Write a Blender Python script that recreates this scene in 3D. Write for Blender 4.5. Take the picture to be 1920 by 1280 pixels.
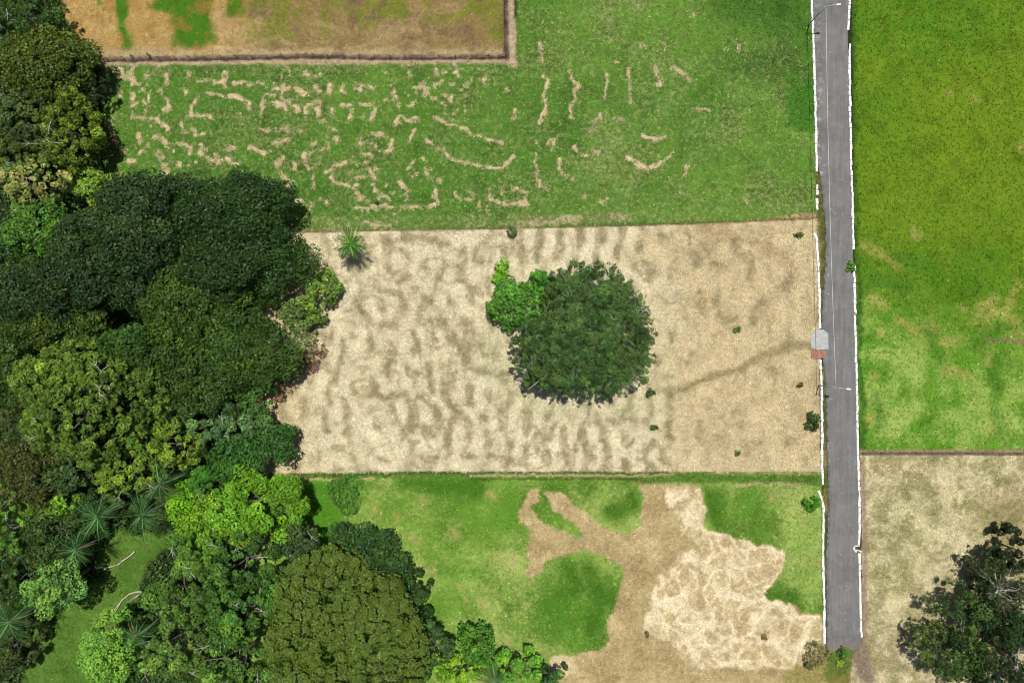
import bpy, math
import numpy as np
from mathutils import Vector

# ------------------------------------------------------------------ clear, camera, light
for o in list(bpy.data.objects):
    bpy.data.objects.remove(o)
S = bpy.context.scene
COL = S.collection
CAM_H = 128.0
cam_d = bpy.data.cameras.new("camera")
cam_d.sensor_width = 36.0
cam_d.lens = 24.0
cam_d.clip_start = 1.0
cam_d.clip_end = 6000.0
cam = bpy.data.objects.new("camera", cam_d)
cam.location = (0, 0, CAM_H)
COL.objects.link(cam)
S.camera = cam

SUNV = Vector((0.5, 1.8, 7.0)).normalized()
W = bpy.data.worlds.new("World")
S.world = W
W.use_nodes = True
wn = W.node_tree
wn.nodes.clear()
sky = wn.nodes.new("ShaderNodeTexSky")
sky.sky_type = 'NISHITA'
sky.sun_disc = False
sky.sun_elevation = math.asin(SUNV.z)
sky.sun_rotation = math.atan2(SUNV.x, SUNV.y)
bg = wn.nodes.new("ShaderNodeBackground")
bg.inputs[1].default_value = 0.06
wo = wn.nodes.new("ShaderNodeOutputWorld")
wn.links.new(sky.outputs[0], bg.inputs[0])
wn.links.new(bg.outputs[0], wo.inputs[0])

sd = bpy.data.lights.new("sun", 'SUN')
sd.energy = 4.6
sd.angle = math.radians(0.53)
sd.color = (1.0, 0.955, 0.88)
sun = bpy.data.objects.new("sun", sd)
sun.rotation_euler = (-SUNV).to_track_quat('-Z', 'Y').to_euler()
sun.location = SUNV * 300
COL.objects.link(sun)

S.view_settings.view_transform = 'Standard'
S.view_settings.look = 'None'
S.view_settings.gamma = 1.0
S.view_settings.use_curve_mapping = False
S.view_settings.exposure = 0.0
S.cycles.filter_width = 1.0

rng = np.random.default_rng(11)

# ------------------------------------------------------------------ helpers
def lin(c):
    c = np.asarray(c, float) / 255.0
    return np.where(c <= 0.04045, c / 12.92, ((c + 0.055) / 1.055) ** 2.4)

def P(px, py, z=0.0):
    """point of the place whose plan position was measured in tenths of a metre on the aerial survey"""
    k = 0.1 * (CAM_H - z) / CAM_H
    return Vector(((px - 960) * k, (640 - py) * k, z))

def tag(o, label=None, cat=None, group=None, kind=None):
    if label: o['label'] = label
    if cat: o['category'] = cat
    if group: o['group'] = group
    if kind: o['kind'] = kind
    return o

def empty(name, loc, rz=0.0):
    o = bpy.data.objects.new(name, None)
    o.empty_display_size = 0.3
    o.location = loc
    o.rotation_euler = (0, 0, rz)
    COL.objects.link(o)
    return o

def mesh_np(name, co, faces, k, mat, cols=None, smooth=False):
    """co (n,3) array, faces (m,k) index array -> mesh data"""
    co = np.ascontiguousarray(co, dtype=np.float32)
    faces = np.ascontiguousarray(faces, dtype=np.int32)
    me = bpy.data.meshes.new(name)
    me.vertices.add(len(co))
    me.vertices.foreach_set('co', co.ravel())
    me.loops.add(faces.size)
    me.loops.foreach_set('vertex_index', faces.ravel())
    me.polygons.add(len(faces))
    me.polygons.foreach_set('loop_start', np.arange(0, faces.size, k, dtype=np.int32))
    if cols:
        for an, arr in cols.items():
            a = me.attributes.new(an, 'FLOAT_COLOR', 'POINT')
            full = np.ones((len(co), 4), np.float32)
            full[:, :arr.shape[1]] = arr
            a.data.foreach_set('color', full.ravel())
    me.update(calc_edges=True)
    me.validate()
    if smooth:
        me.polygons.foreach_set('use_smooth', np.ones(len(me.polygons), dtype=bool))
    if mat: me.materials.append(mat)
    return me

def link(name, me, parent=None, loc=(0, 0, 0)):
    o = bpy.data.objects.new(name, me)
    o.location = loc
    if parent: o.parent = parent
    COL.objects.link(o)
    return o

class MB:
    """collects boxes, prisms and tapered tubes into one mesh"""
    def __init__(self): self.v = []; self.f = []
    def box(self, cx, cy, cz, sx, sy, sz, rz=0.0, ry=0.0):
        b = len(self.v)
        for dx in (-.5, .5):
            for dy in (-.5, .5):
                for dz in (-.5, .5):
                    x, y, z = dx * sx, dy * sy, dz * sz
                    if ry: x, z = x * math.cos(ry) + z * math.sin(ry), -x * math.sin(ry) + z * math.cos(ry)
                    x, y = x * math.cos(rz) - y * math.sin(rz), x * math.sin(rz) + y * math.cos(rz)
                    self.v.append((cx + x, cy + y, cz + z))
        for q in ((0,1,3,2),(4,6,7,5),(0,4,5,1),(2,3,7,6),(0,2,6,4),(1,5,7,3)):
            self.f.append(tuple(b + i for i in q))
    def tube(self, pts, rad, n=6, cap=True):
        pts = [Vector(p) for p in pts]
        b = len(self.v)
        for i, p in enumerate(pts):
            t = (pts[min(i + 1, len(pts) - 1)] - pts[max(i - 1, 0)]).normalized()
            a = t.orthogonal().normalized() if abs(t.z) > .9 else Vector((0, 0, 1)).cross(t).normalized()
            c = t.cross(a)
            for k in range(n):
                an = 2 * math.pi * k / n
                self.v.append(tuple(p + (a * math.cos(an) + c * math.sin(an)) * rad[i]))
        for i in range(len(pts) - 1):
            for k in range(n):
                self.f.append((b + i*n + k, b + i*n + (k+1) % n, b + (i+1)*n + (k+1) % n, b + (i+1)*n + k))
        if cap:
            self.f.append(tuple(b + k for k in range(n))[::-1])
            self.f.append(tuple(b + (len(pts)-1)*n + k for k in range(n)))
    def prism(self, poly, z0, z1):
        b = len(self.v); n = len(poly)
        for x, y in poly: self.v.append((x, y, z0))
        for x, y in poly: self.v.append((x, y, z1))
        self.f.append(tuple(range(b, b + n))[::-1]); self.f.append(tuple(range(b + n, b + 2 * n)))
        for i in range(n):
            j = (i + 1) % n
            self.f.append((b + i, b + j, b + n + j, b + n + i))
    def mesh(self, name, mat, smooth=False):
        me = bpy.data.meshes.new(name)
        me.from_pydata(self.v, [], self.f)
        me.update()
        if smooth:
            for p in me.polygons: p.use_smooth = True
        me.materials.append(mat)
        return me
    def build(self, name, mat, parent=None, loc=(0, 0, 0), smooth=False):
        return link(name, self.mesh(name, mat, smooth), parent, loc)

# ------------------------------------------------------------------ materials
def new_mat(name):
    m = bpy.data.materials.new(name)
    m.use_nodes = True
    nt = m.node_tree
    nt.nodes.clear()
    out = nt.nodes.new("ShaderNodeOutputMaterial")
    return m, nt, out

def N(nt, typ, **kw):
    n = nt.nodes.new(typ)
    for k, v in kw.items(): setattr(n, k, v)
    return n

def noise(nt, vec, scale, detail=3.0, rough=0.6):
    n = N(nt, "ShaderNodeTexNoise")
    n.inputs['Scale'].default_value = scale
    n.inputs['Detail'].default_value = detail
    n.inputs['Roughness'].default_value = rough
    nt.links.new(vec, n.inputs['Vector'])
    return n.outputs[0]

def math_n(nt, op, a, b=None, clamp=False):
    n = N(nt, "ShaderNodeMath", operation=op, use_clamp=clamp)
    for i, x in enumerate((a, b)):
        if x is None: continue
        if isinstance(x, (int, float)): n.inputs[i].default_value = x
        else: nt.links.new(x, n.inputs[i])
    return n.outputs[0]

def mrange(nt, v, a, b, c, d):
    n = N(nt, "ShaderNodeMapRange", clamp=True)
    nt.links.new(v, n.inputs[0])
    for i, x in enumerate((a, b, c, d)): n.inputs[i + 1].default_value = x
    return n.outputs[0]

def vscale(nt, col, f):
    n = N(nt, "ShaderNodeVectorMath", operation='SCALE')
    nt.links.new(col, n.inputs[0])
    nt.links.new(f, n.inputs['Scale'])
    return n.outputs[0]

def mixc(nt, f, a, b):
    n = N(nt, "ShaderNodeMix", data_type='RGBA')
    for sock, x in ((n.inputs[0], f), (n.inputs[6], a), (n.inputs[7], b)):
        if isinstance(x, (int, float)): sock.default_value = x
        elif isinstance(x, (tuple, list, np.ndarray)): sock.default_value = (*[float(c) for c in x[:3]], 1)
        else: nt.links.new(x, sock)
    return n.outputs[2]

def ground_material(name):
    """two mixed covers (low growth / dry litter) broken up by clump noise, with real bump"""
    m, nt, out = new_mat(name)
    pos = N(nt, "ShaderNodeNewGeometry").outputs['Position']
    lo = N(nt, "ShaderNodeAttribute", attribute_name="cover_low").outputs['Color']
    hi = N(nt, "ShaderNodeAttribute", attribute_name="cover_high").outputs['Color']
    bl = N(nt, "ShaderNodeAttribute", attribute_name="blend").outputs['Color']
    sp = N(nt, "ShaderNodeSeparateColor")
    nt.links.new(bl, sp.inputs[0])
    n1 = noise(nt, pos, 1.15, 4.0, 0.72)
    n2 = noise(nt, pos, 3.9, 3.0, 0.8)
    n3 = noise(nt, pos, 0.33, 2.0, 0.6)
    mixn = math_n(nt, 'ADD', math_n(nt, 'MULTIPLY', n1, .5), math_n(nt, 'MULTIPLY', n2, .5))
    clump = mrange(nt, mixn, 0.34, 0.66, 0.0, 1.0)
    t = math_n(nt, 'MULTIPLY', math_n(nt, 'SUBTRACT', sp.outputs[0], clump), sp.outputs[2])
    t = math_n(nt, 'ADD', t, 0.5, True)
    c = mixc(nt, t, lo, hi)
    fine = mrange(nt, n2, 0.32, 0.68, -1.35, 1.35)
    mid = mrange(nt, n3, 0.3, 0.7, -0.45, 0.45)
    v = math_n(nt, 'MULTIPLY', math_n(nt, 'ADD', fine, mid), sp.outputs[1])
    v = math_n(nt, 'ADD', v, 1.0)
    c = vscale(nt, c, v)
    bs = N(nt, "ShaderNodeBsdfPrincipled")
    nt.links.new(c, bs.inputs['Base Color'])
    bs.inputs['Roughness'].default_value = 0.9
    bs.inputs['Specular IOR Level'].default_value = 0.15
    bp = N(nt, "ShaderNodeBump")
    bp.inputs['Strength'].default_value = 0.6
    bp.inputs['Distance'].default_value = 0.25
    nt.links.new(math_n(nt, 'ADD', n1, n2), bp.inputs['Height'])
    nt.links.new(bp.outputs[0], bs.inputs['Normal'])
    nt.links.new(bs.outputs[0], out.inputs[0])
    return m

def leaf_material(name, trans=0.28, rough=0.5, spec=0.3):
    m, nt, out = new_mat(name)
    at = N(nt, "ShaderNodeAttribute", attribute_name="tint").outputs['Color']
    bs = N(nt, "ShaderNodeBsdfPrincipled")
    bs.inputs['Roughness'].default_value = rough
    bs.inputs['Specular IOR Level'].default_value = spec
    nt.links.new(at, bs.inputs['Base Color'])
    tr = N(nt, "ShaderNodeBsdfTranslucent")
    nt.links.new(mixc(nt, 0.35, at, (0.25, 0.32, 0.02)), tr.inputs[0])
    mx = N(nt, "ShaderNodeMixShader")
    mx.inputs[0].default_value = trans
    nt.links.new(bs.outputs[0], mx.inputs[1])
    nt.links.new(tr.outputs[0], mx.inputs[2])
    nt.links.new(mx.outputs[0], out.inputs[0])
    return m

def plain_material(name, c1, c2, scale=3.0, rough=0.8, metal=0.0, lo=0.35, hi=0.65, bump=0.0):
    m, nt, out = new_mat(name)
    pos = N(nt, "ShaderNodeNewGeometry").outputs['Position']
    n = noise(nt, pos, scale, 5.0, 0.65)
    c = mixc(nt, mrange(nt, n, lo, hi, 0, 1), c1, c2)
    bs = N(nt, "ShaderNodeBsdfPrincipled")
    nt.links.new(c, bs.inputs['Base Color'])
    bs.inputs['Roughness'].default_value = rough
    bs.inputs['Metallic'].default_value = metal
    if bump:
        bp = N(nt, "ShaderNodeBump")
        bp.inputs['Strength'].default_value = bump
        bp.inputs['Distance'].default_value = 0.05
        nt.links.new(n, bp.inputs['Height'])
        nt.links.new(bp.outputs[0], bs.inputs['Normal'])
    nt.links.new(bs.outputs[0], out.inputs[0])
    return m

M_GROUND = ground_material("field_cover")
M_LEAF = leaf_material("leaf")
M_LITTER = leaf_material("dry_litter", 0.1, 0.9, 0.1)
M_BARK = plain_material("bark", (0.10, 0.08, 0.06), (0.22, 0.19, 0.16), 4, 0.9)
M_PALEBARK = plain_material("pale_bark", (0.28, 0.27, 0.25), (0.5, 0.48, 0.44), 5, 0.85)
M_DEADWOOD = plain_material("dead_wood", (0.36, 0.30, 0.24), (0.58, 0.52, 0.44), 5, 0.85)
M_KERB = plain_material("white_kerb_paint", (0.22, 0.21, 0.18), (0.82, 0.82, 0.81), 1.3, 0.7, 0, 0.33, 0.47)
M_GALV = plain_material("galvanised_steel", (0.34, 0.36, 0.38), (0.5, 0.52, 0.54), 3, 0.5, 0.2)
M_LAMP = plain_material("lamp_housing", (0.72, 0.73, 0.74), (0.82, 0.82, 0.82), 3, 0.4)
M_LENS = plain_material("lamp_lens", (0.6, 0.62, 0.6), (0.7, 0.72, 0.7), 3, 0.15)
M_CABLE = plain_material("cable_sheath", (0.5, 0.5, 0.5), (0.62, 0.62, 0.62), 1, 0.4)
M_POST = plain_material("fence_post_wood", (0.10, 0.08, 0.065), (0.2, 0.17, 0.14), 3, 0.9)
M_WIRE = plain_material("fence_wire", (0.2, 0.2, 0.2), (0.3, 0.28, 0.26), 3, 0.5, 0.6)
M_CONC = plain_material("grey_concrete", (0.30, 0.31, 0.31), (0.42, 0.43, 0.42), 1.4, 0.85, bump=0.2)
M_RED = plain_material("red_clay_concrete", (0.22, 0.10, 0.065), (0.36, 0.17, 0.11), 1.6, 0.9, bump=0.2)
M_PALECONC = plain_material("pale_broken_concrete", (0.5, 0.47, 0.4), (0.72, 0.7, 0.64), 2.2, 0.85, bump=0.3)
M_DARKHOLE = plain_material("drain_hole_dark", (0.02, 0.017, 0.012), (0.05, 0.042, 0.03), 3, 0.7)  # near-black brown, shade inside the open drain put into the colour
M_PLANK = plain_material("dark_plank", (0.035, 0.03, 0.022), (0.08, 0.065, 0.05), 5, 0.8)

# ------------------------------------------------------------------ ground cover maps (numpy, in survey units of 0.1 m)
STEP = 3
X0, X1, Y0, Y1 = -150, 2070, -120, 1401
gx = np.arange(X0, X1 + 1, STEP, dtype=float)
gy = np.arange(Y0, Y1 + 1, STEP, dtype=float)
GX, GY = np.meshgrid(gx, gy)
NY, NX = GX.shape

def vnoise(scale, seed, octv=3, rough=0.55, X=None, Y=None):
    X = GX if X is None else X; Y = GY if Y is None else Y
    out = np.zeros_like(X, dtype=float); amp = 1.0; tot = 0.0
    for o in range(octv):
        r = np.random.default_rng(seed * 17 + o)
        lat = r.random((256, 256))
        u = (X + 3000) / scale * (2 ** o); v = (Y + 3000) / scale * (2 ** o)
        iu = np.floor(u).astype(int); iv = np.floor(v).astype(int)
        fu = u - iu; fv = v - iv
        fu = fu * fu * (3 - 2 * fu); fv = fv * fv * (3 - 2 * fv)
        a = lat[iv % 256, iu % 256]; b = lat[iv % 256, (iu + 1) % 256]
        c = lat[(iv + 1) % 256, iu % 256]; d = lat[(iv + 1) % 256, (iu + 1) % 256]
        out += amp * ((a * (1 - fu) + b * fu) * (1 - fv) + (c * (1 - fu) + d * fu) * fv)
        tot += amp; amp *= rough
    return np.clip((out / tot - 0.5) * 1.7 + 0.5, 0, 1)

def swaths(period, seed, aniso, bw=.16):
    """labyrinth of mower swaths: noise limited to one spacing, mostly running up and down the field"""
    w = np.random.default_rng(seed).normal(size=(NY, NX))
    F = np.fft.fft2(w)
    ky = np.fft.fftfreq(NY, STEP)[:, None]; kx = np.fft.fftfreq(NX, STEP)[None, :]
    k = np.hypot(kx, ky); th = np.arctan2(ky, kx)
    G = np.exp(-((k * period - 1) / bw) ** 2 / 2) * (1 + aniso * np.cos(2 * th))
    m = np.real(np.fft.ifft2(F * G))
    return m / m.std()

def sstep(a, b, x):
    t = np.clip((x - a) / (b - a), 0, 1)
    return t * t * (3 - 2 * t)

WX = GX + 12 * (vnoise(40, 1) - .5) + 7 * (vnoise(13, 2) - .5)
WY = GY + 12 * (vnoise(40, 3) - .5) + 7 * (vnoise(13, 4) - .5)

WX2 = GX + 3.5 * (vnoise(16, 5) - .5)
WY2 = GY + 3.5 * (vnoise(16, 6) - .5)

def sdf(poly, X=None, Y=None):
    X = WX if X is None else X; Y = WY if Y is None else Y
    d = np.full(X.shape, 1e9); ins = np.zeros(X.shape, bool)
    n = len(poly)
    for i in range(n):
        ax, ay = poly[i]; bx, by = poly[(i + 1) % n]
        ex, ey = bx - ax, by - ay
        t = np.clip(((X - ax) * ex + (Y - ay) * ey) / (ex * ex + ey * ey + 1e-9), 0, 1)
        d = np.minimum(d, (X - ax - t * ex) ** 2 + (Y - ay - t * ey) ** 2)
        cond = (ay > Y) != (by > Y)
        with np.errstate(divide='ignore', invalid='ignore'):
            xi = (bx - ax) * (Y - ay) / (by - ay + 1e-12) + ax
        ins ^= cond & (X < xi)
    return np.where(ins, -np.sqrt(d), np.sqrt(d))

def area(poly, soft=4.0, warp=True):
    s = sdf(poly) if warp is True else sdf(poly, WX2, WY2)
    return sstep(soft, -soft, s)

def stroke(arr, pts, w, soft, val, X=None, Y=None):
    X = WX if X is None else X; Y = WY if Y is None else Y
    xs = [p[0] for p in pts]; ys = [p[1] for p in pts]
    m = w + soft + 14
    i0 = max(0, int((min(ys) - m - Y0) / STEP)); i1 = min(NY, int((max(ys) + m - Y0) / STEP) + 2)
    j0 = max(0, int((min(xs) - m - X0) / STEP)); j1 = min(NX, int((max(xs) + m - X0) / STEP) + 2)
    if i1 <= i0 or j1 <= j0: return
    x = X[i0:i1, j0:j1]; y = Y[i0:i1, j0:j1]
    d = np.full(x.shape, 1e9)
    if len(pts) == 1: pts = [pts[0], (pts[0][0] + .1, pts[0][1])]
    for (ax, ay), (bx, by) in zip(pts[:-1], pts[1:]):
        ex, ey = bx - ax, by - ay
        t = np.clip(((x - ax) * ex + (y - ay) * ey) / (ex * ex + ey * ey + 1e-9), 0, 1)
        d = np.minimum(d, np.hypot(x - ax - t * ex, y - ay - t * ey))
    v = sstep(w + soft, max(w - soft, 0), d) * val
    arr[i0:i1, j0:j1] = np.maximum(arr[i0:i1, j0:j1], v)

def strokes(arr, lst, ox, oy, s, w, soft, val):
    for pts in lst:
        stroke(arr, [(ox + x / s, oy + y / s) for x, y in pts], w, soft, val)

WX3 = WX2 + 4.5 * (vnoise(9, 7, 1) - .5)
WY3 = WY2 + 4.5 * (vnoise(9, 8, 1) - .5)
def strokes2(arr, lst, ox, oy, s, w, soft, val):
    for pts in lst:
        stroke(arr, [(ox + x / s, oy + y / s) for x, y in pts], w, soft, val, WX3, WY3)

LO = np.zeros((NY, NX, 3)); HI = np.zeros((NY, NX, 3))
FR = np.zeros((NY, NX)); CT = np.full((NY, NX), 0.25); ZZ = np.zeros((NY, NX))
KA = 0.72     # sunlit photo value -> reflectance of the cover itself

def put(mask, lo=None, hi=None, fr=None, ct=None):
    m3 = mask[..., None]
    if lo is not None:
        c = lin(lo) * KA if not isinstance(lo, np.ndarray) else lo
        LO[:] = LO * (1 - m3) + c * m3
    if hi is not None:
        c = lin(hi) * KA if not isinstance(hi, np.ndarray) else hi
        HI[:] = HI * (1 - m3) + c * m3
    if fr is not None: FR[:] = FR * (1 - mask) + fr * mask
    if ct is not None: CT[:] = CT * (1 - mask) + ct * mask

def cblend(f, a, b):
    return lin(a) * KA * (1 - f[..., None]) + lin(b) * KA * f[..., None]

nA = vnoise(160, 21); nB = vnoise(60, 22); nC = vnoise(25, 23); nD = vnoise(300, 24); nE = vnoise(90, 25, 4)

# forest floor everywhere first
put(np.ones((NY, NX)), (40, 54, 24), (70, 76, 38), 0.3, 0.35)

# ---- upper green pasture
PAST = [(190, 112), (968, 112), (968, -400), (1528, -400), (1528, 200), (1536, 411), (1280, 420), (960, 429), (520, 437), (200, 437)]
mP = area(PAST, 3, False)
g = cblend(nA, (68, 120, 32), (96, 142, 44))
g = g * (1 - 0.5 * sstep(.55, .8, nB)[..., None] * 0.5)
put(mP, g, (156, 172, 100), 0.12, 0.3)
spk = 0.34 + 0.22 * (nB - .5) + 0.10 * sstep(900, 1100, GX) * nE
lush = area([(1330, -200), (1530, -200), (1528, 200), (1500, 70), (1420, 60), (1340, 30)], 40)
spk = spk - 0.25 * lush
lush2 = area([(1478, 150), (1530, 150), (1530, 245), (1470, 235)], 8)
spk = spk - 0.25 * lush2
FR[:] = FR * (1 - mP) + np.clip(spk, 0.0, 1) * mP
put(mP * lush * .8, (66, 112, 36), (110, 140, 60)); put(mP * lush2 * .7, (62, 122, 34), (96, 140, 52))
darkp = area([(1400, 85), (1500, 75), (1520, 150), (1470, 165), (1330, 140), (1350, 95)], 25) * mP
put(darkp * .7, (52, 100, 30), (136, 156, 78), 0.36, 0.4)
LO[:] *= (1 - 0.25 * (mP * sstep(.62, .82, vnoise(36, 31)))[..., None])

hay = np.zeros((NY, NX))
strokes2(hay, [
 [(480,150),(480,230)],[(660,150),(660,210)],[(955,150),(950,240)],[(900,225),(940,225)],[(320,170),(350,200)],[(130,195),(220,205)],
 [(1030,240),(1110,240)],[(1140,245),(1260,250)],[(1330,295),(1460,280)],[(1510,280),(1580,320)],[(1660,270),(1700,300)],[(205,320),(205,430)],
 [(340,340),(320,430)],[(490,350),(490,460)],[(455,440),(490,440)],[(720,340),(690,440),(650,490),(730,495)],[(780,490),(840,520)],[(630,300),(640,320)],
 [(980,340),(1060,360),(1130,390),(1140,440)],[(1240,400),(1240,450)],[(1340,405),(1420,410),(1445,450)],[(1520,420),(1525,460)],
 [(1585,430),(1590,480)],[(1690,400),(1690,500)],[(200,515),(340,525)],[(450,550),(490,620)],[(590,570),(620,630)],[(690,600),(710,640)],
 [(760,630),(780,640)],[(255,640),(255,710)],[(390,670),(460,690)],[(660,740),(665,800)],[(750,740),(760,800)],
 [(260,800),(310,790)],[(390,810),(460,890)],[(510,870),(590,890)],[(180,860),(230,870)],[(840,850),(920,860)],[(970,760),(1010,750)],[(970,850),(1050,890)],
 [(1150,755),(1250,795)],[(1580,810),(1590,880),(1630,920),(1670,900)],[(1410,960),(1455,1030)],
 [(120,760),(120,800)],[(200,1040),(300,1100)],[(340,1020),(360,1030)],[(410,1050),(440,1030)],[(100,310),(105,330)],[(60,150),(90,200)]],
 200, 100, 4.2667, 2.8, 5.0, 0.98)
strokes2(hay, [
 [(800,315),(960,345)],[(340,525),(450,550)],[(490,715),(640,725)],[(800,820),(840,850)],[(1060,490),(1075,570)],[(1210,605),(1330,615),(1450,600),(1570,610)],[(1350,715),(1460,690)],
 [(1640,710),(1630,790)],[(1410,830),(1405,890),(1350,880)],[(1495,880),(1510,920)],[(1460,1050),(1460,1110),(1520,1180),(1640,1200)],[(1660,970),(1660,1060)],[(720,220),(890,225)],[(420,290),(440,310)]],
 200, 100, 4.2667, 2.0, 5.0, 0.72)
strokes2(hay, [
 [(30,190),(60,220)],[(175,170),(180,210)],[(270,170),(275,210)],[(370,160),(370,215)],[(470,190),(500,200)],[(85,320),(85,370)],[(180,320),(185,380)],
 [(300,340),(295,400)],[(435,350),(415,420)],[(605,340),(600,400),(560,430)],[(745,170),(755,260),(680,275)],[(795,400),(760,460)],[(820,400),(880,430),(930,410)],
 [(990,570),(1050,620),(1120,640),(1160,700),(1200,720)],[(570,790),(600,830)],[(800,880),(850,950),(860,1010)],[(980,780),(1000,830),(1040,870)],[(1060,940),(1055,1000)],
 [(1740,1050),(1745,970),(1710,930),(1650,930)],[(1580,1045),(1740,1050)],[(90,680),(90,740)],[(500,560),(505,600)],[(240,815),(320,770),(400,725)],[(690,660),(735,650)]],
 550, 120, 4.0, 3.0, 4.5, 1.0)
strokes2(hay, [
 [(470,155),(600,180)],[(100,300),(180,310)],[(370,310),(440,310)],[(510,300),(580,300)],[(790,290),(790,330)],[(905,500),(870,580)],[(910,170),(1020,180)],[(1180,240),(1180,280)],
 [(1065,400),(1150,440),(1180,460),(1250,475),(1320,520),(1400,550),(1480,575),(1580,595)],[(1200,720),(1300,735),(1400,755),(1480,775),(1580,760),(1630,730),(1650,690)],
 [(600,525),(680,540),(730,570),(735,640)],[(325,550),(325,590)],[(160,580),(130,640)],[(200,650),(250,620)],[(90,740),(130,775),(190,740)],[(160,820),(155,930)],[(285,830),(300,880),(400,910)],
 [(600,830),(615,930),(640,1010)],[(860,780),(900,740)],[(1040,870),(1130,870)],[(1055,1000),(1080,1040)],[(460,1080),(560,1085),(680,1050),(700,1070),(830,1070),(1000,1070),(1080,1050)],
 [(200,1020),(280,1045)],[(1210,980),(1250,1020),(1320,1020)],[(1310,945),(1350,990)],[(1390,1030),(1390,1080)],[(1470,950),(1460,1010),(1560,1045)],[(1670,350),(1640,420)],[(1430,100),(1430,160)],
 [(1600,180),(1610,190)],[(20,750),(10,780)],[(130,1040),(130,1110)],[(0,490),(70,490)],[(250,485),(320,490)],[(1060,40),(1060,80)],[(1210,60),(1240,90)],[(80,60),(100,80),(220,85)],[(0,1010),(130,1050)]],
 550, 120, 4.0, 2.2, 4.5, 0.82)
strokes2(hay, [
 [(150,240),(170,340)],[(165,430),(190,450),(185,540),(185,620),(150,690)],[(360,470),(345,560),(325,660)],[(490,640),(460,690)],[(640,870),(710,920),(770,940),(850,895)],
 [(730,755),(790,780),(850,760)],[(260,890),(270,950),(330,1000)],[(130,950),(165,1040)],[(225,800),(225,830)],[(355,810),(360,840)],[(800,380),(820,470)]],
 960, 0, 2.978, 2.4, 4.0, 0.95)
strokes2(hay, [
 [(320,390),(330,440),(360,470)],[(520,410),(530,480),(510,560)],[(640,370),(660,460),(660,570)],[(900,380),(960,410),(990,450)],[(850,895),(900,850)],[(110,770),(140,820),(130,900),(130,950)],[(165,1040),(200,1055)],
 [(440,720),(440,730)],[(575,655),(625,655)],[(1010,605),(1095,605)],[(975,930),(950,1000)],[(400,1080),(400,1110)],[(500,1130),(530,1110)],[(930,1060),(945,1080)],[(1300,1110),(1310,1140)],[(1180,265),(1185,275)],[(1260,255),(1260,270)],
 [(1005,70),(1020,90)],[(265,170),(280,180)],[(840,240),(850,275)],[(725,250),(730,265)],[(570,345),(590,350)],[(450,850),(500,845)],[(390,860),(430,870)],[(470,680),(440,740)],[(270,750),(200,800)]],
 960, 0, 2.978, 1.8, 4.0, 0.72)
hayk = hay * np.clip(0.36 + 0.75 * vnoise(7, 32, 1) + .35 * (vnoise(40, 34, 1) - .3), 0, 1.15)
fleck = sstep(.76, .95, vnoise(7, 35, 1)) * sstep(.45, .7, vnoise(55, 36, 2)) * np.clip(.45 + .55 * sstep(1050, 800, GX), 0, 1)
hay = np.maximum(hay, fleck * .5); hayk = np.maximum(hayk, fleck * .6)
put(np.clip(sstep(.12, .4, hay) * mP, 0, 1), None, (226, 202, 162))
FR[:] = np.maximum(FR, hayk * mP)
ZZ += 0.10 * hay * mP
# pale verge rows along the pasture's south edge and the north verge beside the sprayed strip
put(area([(570, 405), (960, 403), (1180, 402), (1175, 418), (960, 426), (560, 434)], 5) * (.35 + .65 * sstep(930, 1000, GX)), (104, 130, 62), (206, 188, 146), 0.42 + 0.5 * (nC - .5), 0.35)
put(area([(1400, 412), (1490, 400), (1540, 400), (1540, 418), (1400, 422)], 4), (150, 130, 90), (196, 174, 126), 0.6, 0.35)

# ---- fallow field north-west
FALL = [(90, -400), (946, -400), (946, 104), (180, 106), (120, 30)]
mF = area(FALL, 3, False)
half = sstep(380, 520, GX)
fa = cblend(half, (184, 152, 88), (142, 122, 72)); fb = cblend(half, (212, 186, 130), (176, 152, 108))
put(mF, fa, fb, 0.42 + 0.4 * (nB - .5), 0.3)
greens = np.maximum(0, sstep(.48, .66, vnoise(70, 41)) * sstep(470, 560, GX) * sstep(60, 20, GY))
put(mF * greens * 0.8, (118, 132, 36), (150, 146, 70), 0.3, 0.3)
for poly, f in (([(300, -200), (375, -200), (396, 20), (398, 52), (330, 58), (322, 30), (280, 14), (300, -10)], 6), ([(322, 40), (400, 45), (400, 88), (324, 92)], 12),
                ([(216, -100), (242, -100), (240, 40), (222, 42)], 5), ([(224, 40), (240, 40), (242, 96), (222, 96)], 8), ([(186, -100), (196, -100), (196, 12), (186, 12)], 5), ([(420, -100), (460, -100), (455, 20), (425, 28)], 8)):
    put(mF * area(poly, f), (76, 126, 26), (120, 140, 56), 0.12, 0.28)
put(mF * area([(470, -200), (500, -200), (500, 30), (470, 30)], 10), (116, 92, 76), (150, 120, 96), 0.3, 0.3)
dry = np.zeros((NY, NX))
for pts in ([(470, 85), (520, 72), (560, 80)], [(560, 95), (620, 92)], [(650, 92), (700, 72), (720, 50)], [(700, 92), (760, 82), (800, 85)], [(720, 65), (780, 52)], [(600, 50), (625, 48)], [(450, 92), (360, 98)]):
    stroke(dry, pts, 4, 6, 1.0)
FR[:] = np.maximum(FR, dry * mF * 0.95)
put(mF * sstep(85, 100, GY), (160, 140, 100), (204, 182, 136), 0.55, 0.3)
mot = vnoise(30, 43, 4)
put(mF * half * sstep(.5, .72, mot) * .7, (120, 96, 74), (156, 128, 98), None, .35)
put(mF * half * sstep(.56, .75, vnoise(42, 44, 3)) * .75 * sstep(95, 70, GY), (116, 130, 40), (158, 150, 78), None, .35)
put(mF * (1 - half) * sstep(.55, .8, vnoise(26, 45, 3)) * .6, (160, 118, 60), (196, 160, 96), None, .35)
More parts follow.
